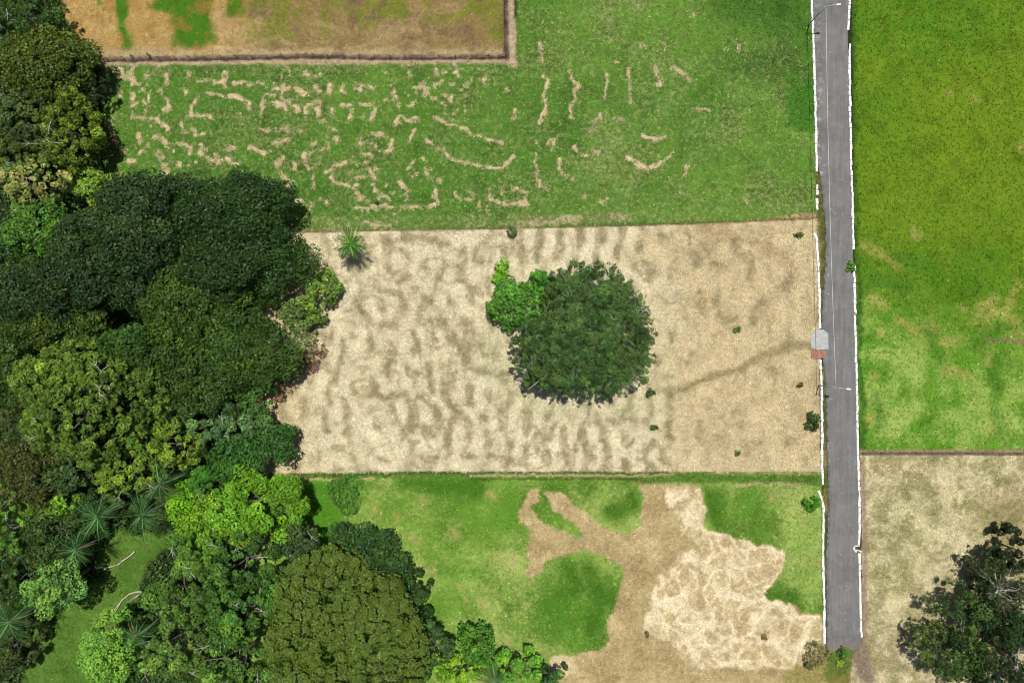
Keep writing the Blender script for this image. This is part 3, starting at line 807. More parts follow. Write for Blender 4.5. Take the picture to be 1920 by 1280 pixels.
dr = empty("storm_drain", P(1608, 1028))
tag(dr, "broken pale concrete storm drain inlet gaping in the right kerb near the road's end", "storm drain")
rr = np.random.default_rng(2)
n = 14
for i in (3, 4, 5, 6, 7, 8, 9, 12):
    a0 = 2 * math.pi * i / n
    cx, cy = math.cos(a0) * .78 + rr.normal() * .05, math.sin(a0) * .6 + rr.normal() * .05
    b = MB(); b.box(cx, cy, .05 + rr.normal() * .03, .2 + .14 * rr.random(), .3 + .14 * rr.random(), .2, a0, 0); b.build('rim_stone', M_PALECONC, dr)
b = MB(); b.prism([(math.cos(2*math.pi*i/12)*.62, math.sin(2*math.pi*i/12)*.52) for i in range(12)], -.05, .045); b.build("dark_hole_disc", M_DARKHOLE, dr)  # flat disc at ground level, painted dark in place of a shaded hole
b = MB(); b.box(0, .1, .2, 1.15, .17, .08, math.radians(-32)); b.build("plank", M_PLANK, dr)
b = MB(); b.box(-.02, -.28, .12, .9, .24, .1, math.radians(-12)); b.build("broken_slab", M_PALECONC, dr)

# ------------------------------------------------------------------ street lamps, cable, fences
def lamp(px, py, ang, label):
    base = P(px, py)
    root = empty("street_lamp", base)
    tag(root, label, "street lamp", "street lamps along the left kerb of the road")
    b = MB(); b.tube([(0,0,0),(0,0,.35)], [.2,.17], 8); b.build("base", M_CONC, root)
    b = MB(); b.tube([(0,0,.3),(0,0,3.5),(0,0,7.0)], [.13,.105,.08], 8); pole = b.build("pole", M_GALV, root, smooth=True)
    b = MB(); b.box(0,0,6.6,.34,.14,.14, ang); b.build("cable_bracket", M_GALV, pole)
    c, s = math.cos(ang), math.sin(ang)
    b = MB(); b.tube([(0,0,6.75),(.5*c,.5*s,7.05),(1.2*c,1.2*s,7.2),(1.7*c,1.7*s,7.22)], [.06,.055,.05,.045], 6); b.build("arm", M_GALV, root, smooth=True)
    h = MB()
    for (r0, wv) in ((1.62,.09),(1.8,.17),(2.1,.19),(2.42,.14),(2.5,.06)):
        for k in range(8):
            a = 2*math.pi*k/8
            h.v.append((r0*c - wv*math.cos(a)*s, r0*s + wv*math.cos(a)*c, 7.23 + .085*math.sin(a)))
    for i in range(4):
        for k in range(8): h.f.append((i*8+k, i*8+(k+1)%8, (i+1)*8+(k+1)%8, (i+1)*8+k))
    h.f.append(tuple(range(8))[::-1]); h.f.append(tuple(range(32,40)))
    hd = h.build("lamp_head", M_LAMP, root, smooth=True)
    b = MB(); b.box(2.1*c, 2.1*s, 7.135, .5, .24, .03, ang); b.build("lens", M_LENS, hd)
    return base
l1 = lamp(1517, 46, math.radians(4), "galvanised street lamp at the top of the road, its arm over the asphalt")
l2 = lamp(1535, 722, math.radians(-6), "galvanised street lamp beside the grey and red driveway apron")

def cable(a, c, sag, label):
    pts = []
    for i in range(41):
        t = i / 40
        p = a.lerp(c, t); p.z -= sag * 4 * t * (1 - t)
        pts.append(p - a)
    b = MB(); b.tube(pts, [.042] * 41, 5)
    o = b.build("power_cable", M_CABLE, None, a, smooth=True)
    tag(o, label, "cable")
cable(l1 + Vector((.12, 0, 6.62)), l2 + Vector((.12, 0, 6.62)), .55, "thin grey overhead cable running down the road between the two street lamps")

def fence(runs, label, spacing, seed, h=1.35):
    r = np.random.default_rng(seed)
    root = empty("wire_fence", P(*runs[0][0])); tag(root, label, "fence")
    metas = []
    for v in range(3):
        b = MB(); b.tube([(0,0,-.3),(0.02*v,.01,h*.5),(0,0.03*v,h+.08*v)], [.065,.06,.055], 6); metas.append(b.mesh("post", M_POST))
    for run in runs:
        pts = [P(x, y) for x, y in run]
        for z in (.35, .7, 1.05, 1.3):
            w = MB(); w.tube([p - root.location + Vector((0, 0, z)) for p in pts], [.012] * len(pts), 4)
            w.build("wire", M_WIRE, root)
        for a, c in zip(pts[:-1], pts[1:]):
            n = max(1, round((c - a).length / spacing))
            for k in range(n + (c == pts[-1])):
                o = bpy.data.objects.new("post", metas[int(r.integers(3))]); o.parent = root
                o.location = a.lerp(c, k / n) - root.location + Vector((r.normal()*.05, r.normal()*.05, 0))
                o.rotation_euler = (r.normal()*.05, r.normal()*.05, r.random()*6)
                o.scale = (1.1, 1.1, 1 + r.normal()*.06)
                COL.objects.link(o)
fence([[(170, 113), (300, 111), (560, 107), (760, 108), (948, 106), (947, 40), (947, -120)]], "post and wire fence on the dark bare strip round the brown fallow field", 3.0, 1)
fence([[(1618, 849), (1750, 849), (2060, 850)]], "post and wire fence on the dark line between green meadow and dry stubble at right", 3.2, 2)

# ------------------------------------------------------------------ trees
STY = dict(
 smooth=dict(rc=.95, sp=1.15, a=.22, b=.12, flat=.75, zj=.45, lai=3.6, dep=.42, und=.12, cv=.16, lump=.2),
 clumpy=dict(rc=.52, sp=1.02, a=.2, b=.11, flat=1.0, zj=1.3, lai=2.9, dep=.5, und=.08, cv=.26, lump=.1),
 lobed=dict(rc=1.15, sp=1.95, a=.2, b=.12, flat=.75, zj=.9, lai=3.6, dep=.5, und=.1, cv=.16, lump=.15),
 cracked=dict(rc=.72, sp=1.7, a=.18, b=.10, flat=.5, zj=.3, lai=3.6, dep=.36, und=.03, cv=.1, lump=.1),
 dense=dict(rc=.6, sp=1.3, a=.21, b=.12, flat=1.0, zj=1.5, lai=2.7, dep=.5, und=.08, cv=.26, lump=.15),
 broad=dict(rc=.55, sp=.86, a=.24, b=.14, flat=.9, zj=.7, lai=3.2, dep=.5, und=.15, cv=.2, lump=.12),
 sparse=dict(rc=.62, sp=1.05, a=.42, b=.075, flat=.8, zj=1.1, lai=1.5, dep=.5, und=.2, cv=.22, lump=.2, thin=.75),
 thin=dict(rc=.5, sp=.9, a=.2, b=.09, flat=.9, zj=.7, lai=1.1, dep=.6, und=.4, cv=.25, lump=.15, thin=.5),
 bush=dict(rc=.45, sp=.62, a=.2, b=.1, flat=.9, zj=.25, lai=2.8, dep=.7, und=.2, cv=.18, lump=.1))
KL = 1.75
count = [0]

def crown_arrays(r, R, H, zb, st, col, col2=None, amp=.12, rx=1.0, ry=1.0, rot=0.0, dens=1.0, poly=None):
    """leaf quads of one crown, local to the trunk foot; R(theta) unit outline times rx, ry"""
    ph = r.random(6) * 6.28; am = r.normal(size=6) * amp / np.array([1, 1.3, 1.6, 2, 2.4, 2.8])
    def out(th): return 1 + sum(am[k] * np.cos((k + 2) * th + ph[k]) for k in range(6))
    Rm = math.sqrt(rx * ry)
    sp = st['sp']
    g = np.arange(-1.35 * max(rx, ry), 1.35 * max(rx, ry), sp)
    cx, cy = np.meshgrid(g, g)
    cx[1::2] += sp / 2
    cx = cx.ravel() + r.normal(size=cx.size) * sp * .27; cy = cy.ravel() + r.normal(size=cy.size) * sp * .27
    rr_ = np.hypot(cx / rx, cy / ry); th = np.arctan2(cy / ry, cx / rx)
    q = rr_ / (np.interp(th, poly[0], poly[1], period=2 * math.pi) if poly is not None else out(th))
    k = q < .97
    cx, cy, q = cx[k], cy[k], q[k]
    if len(cx) == 0: cx, cy, q = np.zeros(1), np.zeros(1), np.zeros(1)
    depth = (H - zb) * st['dep'] * 1.15
    lump = (np.sin(cx * 6.28 / (sp * 5.2) + ph[0]) + np.sin(cy * 6.28 / (sp * 4.6) + ph[1]) + np.sin((cx + cy) * 6.28 / (sp * 7.5) + ph[2])) * st['lump'] * sp
    cz = H - st['rc'] * st['flat'] - depth * np.minimum(q, 1) ** 2.4 + lump + r.normal(size=len(cx)) * st['zj'] * .5
    # skirt clumps down the sides
    e = q > .72
    sk = 1.0
    cx = np.concatenate([cx, cx[e] * .97]); cy = np.concatenate([cy, cy[e] * .97])
    cz = np.concatenate([cz, cz[e] - (.25 + .75 * r.random(e.sum())) * max(.3, (H - depth - zb) * .75)])
    q = np.concatenate([q, q[e]])
    cz = np.maximum(cz, zb + .1)
    rc = st['rc'] * np.exp(r.normal(size=len(cx)) * .36)
    if 'thin' in st:
        rc = rc * np.clip(1.15 - st['thin'] * sstep(.62, 1.0, q), .3, 2) * np.where((q > .8) & (r.random(len(q)) < .35), .25, 1)
    c_rot, s_rot = math.cos(rot), math.sin(rot)
    cx, cy = cx * c_rot - cy * s_rot, cx * s_rot + cy * c_rot
    area_ = math.pi * rx * ry
    n = int(area_ * st['lai'] * dens * 1.25 / (2 * st['a'] * st['b'])) + 40
    ci = r.choice(len(cx), n, p=(rc ** 2) / (rc ** 2).sum())
    d = r.normal(size=(n, 3)); d[:, 2] = np.abs(d[:, 2]) * .9 - .18
    d /= np.linalg.norm(d, axis=1)[:, None]
    rad = rc[ci] * (.62 + .45 * r.random(n) ** .6)
    und = r.random(n) < st['und']
    rad = np.where(und, rad * .5, rad)
    p = np.stack([cx[ci] + d[:, 0] * rad, cy[ci] + d[:, 1] * rad, cz[ci] + d[:, 2] * rad * st['flat'] - und * rad * .8], -1)
    if st is not None and st.get('crk'):
        m = 4
        n2 = n
        tt = r.random(n2) * 6.28; qq = np.sqrt(r.random(n2)); oo = np.interp(tt, poly[0], poly[1], period=2 * math.pi) if poly is not None else out(tt)
        x0 = rx * qq * oo * np.cos(tt); y0 = ry * qq * oo * np.sin(tt)
        gc = np.arange(-1.3 * max(rx, ry), 1.3 * max(rx, ry), sp)
        vx, vy = np.meshgrid(gc, gc); vx = vx.ravel() + r.normal(size=vx.size) * sp * .3; vy = vy.ravel() + r.normal(size=vy.size) * sp * .3
        vh = r.normal(size=len(vx)) * .35 + .55 * np.sin(vx * 1.1 + 1) * np.sin(vy * .9 + 2)
        vx = vx + .5 * np.sin(vy * 1.7); drop = r.random(len(vx)) < .06
        dd = np.hypot(x0[:, None] - vx, y0[:, None] - vy)
        o2 = np.argpartition(dd, 1, axis=1)[:, :2]; da = np.take_along_axis(dd, o2, 1); d1 = da.min(1); d2 = da.max(1); ci0 = np.take_along_axis(o2, da.argmin(1)[:, None], 1)[:, 0]
        gap = (d2 - d1) < .22 + .3 * r.random(n2)
        z0 = H - .6 - depth * qq ** 2.6 + vh[ci0] + .45 * (1 - np.clip(d1 / sp, 0, 1) ** 2) - gap * (.8 + 1.2 * r.random(n2)) + r.normal(size=n2) * .14
        keep = (~gap | (r.random(n2) < .3)) & ~drop[ci0]
        main = (r.random(n2) < .86) & keep
        p = np.where(main[:, None], np.stack([x0 * c_rot - y0 * s_rot, x0 * s_rot + y0 * c_rot, z0], -1), np.where(q[ci][:, None] > .7, p, p - np.array([0, 0, 1.2])))
        d = np.where(main[:, None], np.stack([np.zeros(n2), np.zeros(n2), np.ones(n2)], -1), d)
    p[:, 2] = np.maximum(p[:, 2], .05)
    nrm = d * .75 + np.array([0, 0, .45]) + r.normal(size=(n, 3)) * .42
    nrm /= np.linalg.norm(nrm, axis=1)[:, None]
    t = r.normal(size=(n, 3)) + d * .6
    u = t - (t * nrm).sum(1)[:, None] * nrm; u /= np.linalg.norm(u, axis=1)[:, None]
    v = np.cross(nrm, u)
    sz = np.exp(r.normal(size=n) * .25)[:, None]
    a, b_ = st['a'] * sz, st['b'] * sz
    curl = nrm * (a * .22)
    verts = np.stack([p - u * a, p + v * b_ + curl, p + u * a - curl * .6, p - v * b_ + curl], 1)
    base = lin(col) * KL; alt = lin(col2 if col2 is not None else [min(255, col[0] * 1.22 + 8), min(255, col[1] * 1.14 + 6), col[2]]) * KL
    cm = np.clip(r.normal(size=len(cx)) * .33 + .3, 0, 1)[ci]
    mixv = np.clip(cm + r.normal(size=n) * .16, 0, 1)[:, None]
    bright = (np.exp(r.normal(size=len(cx)) * st['cv'])[ci] * np.exp(r.normal(size=n) * .13))[:, None]
    colr = np.clip((base * (1 - mixv) + alt * mixv) * bright, .002, .6)
    return verts.reshape(-1, 3), np.repeat(colr, 4, 0), np.stack([cx, cy, cz], -1), q

def tree(style, px, py, rx, ry, H, col, label, rot=0, name="broadleaf_tree", cat="tree", col2=None, seed=None, zb=None, amp=.12, dens=1.0, group=None, bark=None, limbs=None, extra=None, outline=None):
    count[0] += 1
    r = np.random.default_rng(1000 + count[0] if seed is None else seed)
    st = dict(STY[style])
    zc = H * .84
    base = P(px, py, zc); base.z = 0
    k = .1 * (CAM_H - zc) / CAM_H
    zb = H * .38 if zb is None else zb
    if extra: st.update(extra)
    root = empty(name, base)
    tag(root, label, cat, group)
    pl_ = None
    if outline:
        ot = np.array([math.atan2(-(y - py) / ry, (x - px) / rx) for x, y in outline]); orr = np.array([math.hypot((x - px) / rx, (y - py) / ry) for x, y in outline])
        so = np.argsort(ot); pl_ = (ot[so], orr[so])
    v, c, cl, q = crown_arrays(r, None, H, zb, st, col, col2, amp, rx * k * 1.03, ry * k * 1.03, -math.radians(rot), dens, pl_)
    me = mesh_np("crown", v, np.arange(len(v)).reshape(-1, 4), 4, M_LEAF, {"tint": c})
    link("crown", me, root)
    bark = bark or M_BARK
    tr = max(.04, H * .02)
    b = MB()
    lx, ly = r.normal() * .04 * H, r.normal() * .04 * H
    b.tube([(0, 0, -.2), (lx * .3, ly * .3, H * .2), (lx * .7, ly * .7, H * .42), (lx, ly, H * .66)], [tr * 1.35, tr, tr * .8, tr * .45], 8)
    to = b.build("trunk", bark, root, smooth=True)
    nl = limbs if limbs is not None else (6 if H > 6 else 0)
    if nl:
        sel = np.argsort(np.abs(q - .62) + r.random(len(q)) * .25)[:nl * 3]
        r.shuffle(sel)
        lb = MB()
        for i in sel[:nl]:
            e = Vector(cl[i]); s0 = Vector((lx * .7, ly * .7, H * .42)) if r.random() < .5 else Vector((lx, ly, H * .6))
            m = s0.lerp(e, .5) + Vector((r.normal() * .3, r.normal() * .3, .4))
            lb.tube([s0, m, e], [tr * .5, tr * .32, tr * .12], 5)
        lb.build("limb", bark, to)
    if style in ('dense', 'clumpy') and rx > 35 and H > 9:
        for i in r.choice(len(cl), max(2, int(rx / 14))):
            db = MB()
            e = Vector(cl[i]) + Vector((0, 0, st['rc'] * .9)); an = r.random() * 6.28; ln = 1.2 + 1.6 * r.random()
            f = e + Vector((math.cos(an) * ln, math.sin(an) * ln, .35)); m = e.lerp(f, .5) + Vector((r.normal() * .2, r.normal() * .2, .25))
            db.tube([e - Vector((0, 0, .5)), m, f], [.07, .05, .025], 4)
            for t in (-.7, .6): db.tube([m, m + Vector((math.cos(an + t), math.sin(an + t), .15)) * ln * .45], [.04, .02], 4)
            db.build("dead_branch", M_PALEBARK, root)
    return root, cl, q, (lx, ly)

DG = (36, 60, 24); MG = (44, 74, 28)
T = tree
# top-left edge
T('dense', 32, 20, 74, 48, 11, (40, 66, 26), "dark tree cut off by the photo's top left corner above the fallow field")
T('smooth', 74, 108, 86, 62, 11, (58, 74, 24), "large smooth olive domed tree below the corner tree at the left edge", amp=.06)
T('clumpy', 45, 222, 62, 66, 10, (54, 72, 36), "dull shaggy grey-green tree on the left edge beside the yellow-green clumps", dens=.9)
T('clumpy', 120, 238, 54, 76, 11, (68, 84, 24), "clumpy olive tree with yellow-green tufts beside the pasture's west end", col2=(100, 122, 32))
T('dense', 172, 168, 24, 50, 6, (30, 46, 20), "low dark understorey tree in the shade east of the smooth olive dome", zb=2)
T('thin', 196, 262, 15, 42, 4, (52, 48, 36), "thin brownish shrubby tree at the pasture's shaded western edge", zb=1.5)
T('clumpy', 52, 340, 66, 52, 10, (72, 104, 40), "cream-flowered tree among green crowns on the left edge", name="flowering_tree", col2=(172, 160, 92), extra=dict(cv=.28))
T('broad', 172, 348, 46, 26, 8, (92, 124, 44), "pale green leafy bush tree at the foot of the clumpy olive tree", zb=2)
T('broad', 60, 432, 66, 58, 15, (56, 92, 32), "medium green tree just below the cream-flowered tree")
# the dark umbrella crowns
U = "dark umbrella crowns west of the straw field"
T('smooth', 408, 405, 128, 92, 13, (30, 55, 23), "northernmost dark umbrella crown bulging into the green pasture", rot=8, group=U)
T('smooth', 215, 438, 122, 92, 19, (34, 55, 27), "blue-green umbrella crown between pasture corner and the medium green tree", rot=-20, group=U)
T('smooth', 110, 535, 142, 78, 18, (32, 52, 27), "wide dark crown reaching the left edge below the medium green tree", rot=-6, group=U)
T('smooth', 492, 488, 74, 76, 10, (34, 61, 23), "dark umbrella crown that shades the straw field's north-west corner", group=U)
T('smooth', 325, 570, 96, 72, 15, (48, 72, 23), "yellowish green umbrella crown under the small gap in the canopy", rot=10, group=U)
T('smooth', 438, 640, 90, 100, 12, (41, 66, 23), "broad mid-green umbrella crown west of the sparse grey shrubs", group=U)
T('smooth', 95, 602, 100, 40, 16, (50, 70, 24), "narrow olive tinted crown above the big clumpy tree", rot=-6, group=U)
T('smooth', 335, 695, 92, 72, 13, (43, 66, 25), "southern umbrella crown east of the big clumpy tree", rot=15, group=U)
T('smooth', 395, 505, 80, 52, 15.5, (30, 52, 21), "low dark crown filling the middle of the umbrella canopy", group=U)
T('broad', 291, 497, 17, 22, 10, (66, 100, 38), "small light green treetop in the gap of the dark canopy", name="young_tree")
T('broad', 590, 560, 37, 47, 5.5, (76, 104, 40), "rounded pale olive bush tree on the straw field's west edge", rot=20, zb=.4, amp=.16)
T('thin', 552, 585, 34, 34, 6, (78, 100, 52), "open grey-green shrub tree tucked left of the rounded olive bush", zb=.6, bark=M_PALEBARK, limbs=7, dens=1.9)
T('thin', 550, 660, 30, 62, 6, (78, 100, 58), "sparse grey twiggy shrub spilling onto the straw field", rot=18, zb=.5, bark=M_PALEBARK, limbs=9, dens=1.25)
T('thin', 572, 672, 26, 40, 2.2, (104, 82, 76), "purplish brown dry shrub at the tip of the sparse grey shrub", rot=40, zb=.2, limbs=4, dens=.7, name="shrub", cat="shrub")
# big clumpy tree and its surroundings
T('clumpy', 140, 752, 142, 122, 20, (62, 86, 26), "huge clumpy yellow-green tree with dark gaps on the left side", rot=12, extra=dict(zj=1.3), col2=(90, 112, 36))
T('broad', 474, 738, 32, 52, 7, (54, 88, 36), "small bright tree on the straw field's edge south of the umbrella crowns", zb=2)
T('thin', 522, 720, 26, 34, 2.5, (96, 78, 66), "brownish dry shrub against the straw field below the twiggy shrubs", zb=.2, dens=.9, name="shrub", cat="shrub")
T('dense', 396, 800, 72, 46, 10, (62, 92, 54), "blue-grey leafy tree between the clumpy yellow ones and the straw field", dens=1.1)
T('smooth', 468, 848, 66, 50, 9, (38, 74, 30), "deep green smooth tree at the straw field's south-west corner", extra=dict(a=.3))
T('smooth', 290, 780, 34, 22, 12, (52, 78, 40), "small grey-green crown squeezed east of the huge clumpy tree")
T('clumpy', 322, 838, 40, 44, 14, (84, 106, 32), "yellow-green clumpy tree right of a dark hole in the canopy", col2=(108, 130, 40))
T('clumpy', 258, 822, 34, 28, 13, (66, 96, 32), "mid-green tufted tree south-east of the huge clumpy tree")
T('clumpy', 232, 885, 64, 46, 14, (80, 104, 32), "tufted yellow-green tree just above the palms", col2=(108, 130, 40))
T('smooth', 38, 880, 62, 66, 13, (54, 62, 28), "dull olive-brown tree below the huge clumpy tree at the left edge")
T('smooth', 112, 892, 40, 36, 12, (46, 68, 34), "dusky green tree right of the dull olive-brown one")
T('clumpy', -6, 938, 36, 42, 16, (80, 112, 36), "yellow-green tree cut by the left edge below the olive-brown tree")
T('clumpy', -4, 1000, 34, 34, 15, (74, 112, 36), "yellow-green tufted tree cut by the left edge, next one down")
T('smooth', 92, 1000, 66, 82, 11, (40, 62, 28), "shaded dark green tree left of the palms", extra=dict(a=.3))
T('broad', 118, 948, 24, 20, 12, (96, 134, 34), "small bright lime treetop left of the palms", name="young_tree", col2=(108, 146, 40))
T('dense', 40, 1075, 52, 56, 9, (38, 62, 26), "dark low tree on the left edge beside the round grey-green tree", zb=1)
T('lobed', 84, 1108, 44, 50, 15, (78, 116, 54), "round grey-green tree casting a black shadow on the glade", extra=dict(rc=1.0, sp=1.5), zb=5)
T('dense', 18, 1215, 36, 70, 7, (46, 62, 30), "dark scrubby tree in the bottom left corner", zb=.6)
T('lobed', 188, 1222, 46, 56, 14, (92, 134, 52), "pale green lobed tree on the glade near the bottom edge", extra=dict(rc=.95, sp=1.45), zb=5)
T('dense', 232, 1240, 32, 46, 9, (54, 88, 36), "dark green tree right of the pale lobed tree at the bottom", zb=2)
T('smooth', -30, 190, 60, 90, 10, (46, 64, 26), "dark tree mostly outside the left edge beside the shaggy grey-green tree")
T('clumpy', 20, 290, 40, 34, 9.5, (60, 76, 28), "olive tufted tree on the left edge just above the cream-flowered tree")
T('smooth', -25, 470, 60, 60, 15, (42, 70, 28), "dark tree mostly outside the left edge under the medium green tree")
T('smooth', -10, 690, 50, 70, 15, (48, 72, 28), "fine-leaved tree cut by the left edge beside the huge clumpy tree")
T('smooth', 15, 810, 50, 50, 12, (46, 62, 30), "dusky tree on the left edge at the huge clumpy tree's south-west foot")
T('dense', 200, 945, 50, 26, 7, (50, 74, 30), "low leafy tree in shade between the palms and the tufted yellow-green tree", zb=1)
T('dense', 10, 1120, 40, 46, 9, (46, 72, 30), "green tree on the left edge west of the round grey-green tree", zb=1)
T('smooth', 245, 660, 70, 46, 16, (42, 70, 26), "mid-dark crown filling in between huge clumpy tree and umbrella canopy", group=U)
T('smooth', 150, 478, 60, 50, 17, (36, 60, 30), "blue-green crown in the canopy's north-west, by the medium green tree", group=U)
T('dense', 416, 770, 46, 30, 9, (46, 72, 30), "shaded leafy tree on the canopy's southern rim")
# lime trees
T('lobed', 486, 955, 76, 62, 15, (74, 114, 26), "brilliant lime green tree with scalloped lobes beside the lawn", rot=10, col2=(100, 142, 32), zb=5)
T('lobed', 336, 955, 28, 42, 12, (92, 138, 26), "small lime treetop right of the palms", extra=dict(rc=.9, sp=1.3), zb=4, col2=(104, 150, 30))
T('smooth', 375, 985, 42, 52, 12, (84, 122, 28), "fine-leaved green tree between the two lime treetops", zb=4)
T('dense', 395, 905, 52, 34, 13, (52, 98, 32), "fresh green tree above the brilliant lime tree", zb=4)
T('lobed', 420, 965, 32, 30, 15, (96, 142, 38), "light lime tuft in front of the brilliant lobed tree", extra=dict(rc=.8, sp=1.1), zb=8, col2=(108, 152, 44), name="young_tree")
T('smooth', 445, 1000, 36, 20, 13, (80, 112, 28), "olive lime crown at the foot of the brilliant lobed tree", zb=5)
# dense southern wood
T('dense', 360, 1035, 58, 46, 14, (64, 96, 34), "mid-green leafy tree at the north end of the southern wood")
T('dense', 445, 1055, 66, 56, 17, (48, 78, 30), "dense dark leafy tree south of the brilliant lime tree")
T('dense', 555, 1020, 38, 34, 13, (48, 70, 40), "grey-green tree between lime tree and olive dome", dens=.9)
T('dense', 342, 1125, 64, 60, 16, (62, 94, 34), "leafy tree overhanging the lower fallen branch")
T('dense', 440, 1155, 72, 66, 18, (52, 86, 30), "tall leafy tree in the middle of the southern wood")
T('dense', 318, 1228, 60, 58, 15, (64, 92, 38), "leafy tree right of the pale lobed one at the bottom", dens=.95)
T('thin', 370, 1222, 44, 36, 12, (70, 88, 50), "half bare tree with pale forked branches in the southern wood", bark=M_PALEBARK, limbs=14, dens=1.0)
T('dense', 430, 1262, 90, 46, 16, (58, 88, 34), "leafy tree cut by the bottom edge left of the olive dome")
T('dense', 510, 1100, 36, 60, 15, (50, 84, 30), "narrow leafy tree along the west side of the olive dome")
# olive dome and bottom edge
DOME = [(512,1100),(545,1062),(588,1040),(615,1030),(650,1052),(690,1075),(712,1100),(742,1112),(768,1150),(790,1200),(798,1260),(780,1310),(700,1330),(600,1330),(510,1310),(495,1250),(502,1180),(508,1130)]
T('cracked', 650, 1180, 148, 138, 19, (63, 80, 24), "great olive dome whose crown is cracked into platelets", rot=0, outline=DOME, amp=.06, col2=(76, 93, 28), extra=dict(crk=1, cv=.14))
T('smooth', 690, 1062, 84, 56, 11, (34, 62, 28), "dark tree peeping out behind the olive dome towards the lawn", rot=32, zb=2)
T('dense', 775, 1130, 36, 46, 8, (34, 58, 24), "low dark tree between olive dome and lawn, by the pale stump", rot=20, zb=.8)
T('dense', 808, 1222, 32, 48, 11, (46, 72, 36), "grey-green tree right of the olive dome at the bottom")
T('broad', 892, 1218, 36, 34, 9, (56, 98, 30), "round bright tree at the lawn's southern tip", zb=1.5, amp=.06)
T('broad', 862, 1265, 44, 24, 8, (96, 138, 34), "yellow-green bushy tree at the bottom edge below the round tree", zb=1)
T('dense', 968, 1262, 46, 30, 8, (78, 124, 38), "light green bushy tree at the bottom edge beside the pale straw", zb=1)
T('dense', 1030, 1275, 34, 20, 7, (36, 72, 30), "dark green bush tree at the bottom edge touching the mown patch", zb=.6)
T('dense', 770, 1275, 44, 24, 12, (44, 70, 32), "dark tree at the bottom edge under the olive dome's right side")
# lone tree group
LONE = [(955,640),(962,690),(985,735),(1030,742),(1060,748),(1120,754),(1190,744),(1226,704),(1240,640),(1236,590),(1218,552),(1182,518),(1150,490),(1110,482),(1075,486),(1040,500),(1028,530),(1020,565),(1000,592),(970,612)]
root, cl, q, (lx, ly) = T('sparse', 1102, 618, 140, 134, 12, (50, 76, 34), "large lone feathery tree with pale branches in the straw field", amp=.05, bark=M_PALEBARK, limbs=0, zb=3.2, dens=2.5, col2=(70, 92, 42), outline=LONE)
r = np.random.default_rng(77)
top = Vector((lx * .7, ly * .7, 5.0))
order = np.argsort(np.arctan2(cl[:, 1], cl[:, 0]))
for k in range(12):
    seg = order[int(k * len(order) / 12): int((k + 1) * len(order) / 12)]
    b = MB()
    far = cl[seg[np.argmax(q[seg] + r.random(len(seg)) * .2)]]
    e = Vector(far) + Vector((0, 0, .35))
    m1 = top.lerp(e, .35) + Vector((r.normal() * .5, r.normal() * .5, 1.8)); m2 = top.lerp(e, .7) + Vector((r.normal() * .5, r.normal() * .5, 1.9))
    b.tube([top, m1, m2, e], [.2, .12, .075, .03], 5)
    for i in r.choice(seg, 11):
        t = Vector(cl[i]); s0 = m1.lerp(m2, r.random()) if r.random() < .6 else m2.lerp(e, r.random() * .6)
        mid = s0.lerp(t, .5) + Vector((r.normal() * .2, r.normal() * .2, .35 + .3 * r.random()))
        b.tube([s0, mid, t + Vector((0, 0, .95))], [.06, .042, .02], 4)
    b.build("limb", M_PALEBARK, root)
T('broad', 970, 568, 52, 50, 6.5, (58, 102, 32), "bright green rounded tree against the lone tree's left flank", zb=.8, amp=.1, col2=(80, 128, 40))
T('broad', 1022, 532, 30, 22, 5, (48, 96, 28), "green bushy tree at the lone tree's upper left", zb=.8)
T('broad', 945, 497, 10, 13, 3, (96, 146, 40), "upper of two small bright saplings stacked above the bright green tree", name="sapling", zb=.4, extra=dict(rc=.4, sp=.5))
T('broad', 936, 521, 9, 12, 2.6, (84, 140, 36), "lower of two small bright saplings touching the bright green tree", name="sapling", zb=.4, extra=dict(rc=.4, sp=.5))
# south-east group
T('dense', 1920, 1245, 104, 84, 12, (25, 45, 20), "big dark tree in the bottom right corner", rot=20, zb=3, dens=.85, amp=.28, extra=dict(rc=.8, sp=1.45))
T('dense', 1935, 1160, 76, 56, 11, (27, 48, 20), "dark green tree on the right edge above the corner tree", zb=3, dens=.8, amp=.25)
T('sparse', 1893, 1108, 46, 46, 11, (50, 58, 40), "nearly bare tree with pale forked branches near the right edge", zb=3, dens=.3, bark=M_PALEBARK, limbs=30, extra=dict(a=.3))
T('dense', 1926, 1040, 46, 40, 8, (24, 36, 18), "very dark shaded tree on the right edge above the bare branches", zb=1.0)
T('thin', 1838, 1152, 58, 56, 9, (44, 70, 30), "open airy tree west of the bare branched one", zb=2, dens=1.35, limbs=12, amp=.3, bark=M_PALEBARK)
T('thin', 1802, 1232, 70, 54, 9, (52, 76, 34), "airy low tree at the bottom edge left of the corner tree", zb=1.5, dens=1.4, amp=.3, limbs=8)
T('thin', 1752, 1195, 34, 36, 5, (76, 88, 46), "thin scrubby tree at the western tip of the corner thicket", zb=.6, dens=1.1, amp=.25, limbs=6)
T('thin', 1862, 1068, 36, 40, 6, (40, 58, 28), "dark airy shrub tree between the grey leafless shrub and the bare branched tree", zb=.8, dens=2.2, amp=.3, limbs=5)
T('thin', 1840, 1052, 13, 19, 1.8, (136, 118, 108), "grey leafless twiggy shrub on the dry stubble near the right edge", name="shrub", cat="shrub", zb=.1, dens=1.0, bark=M_PALEBARK, limbs=10)

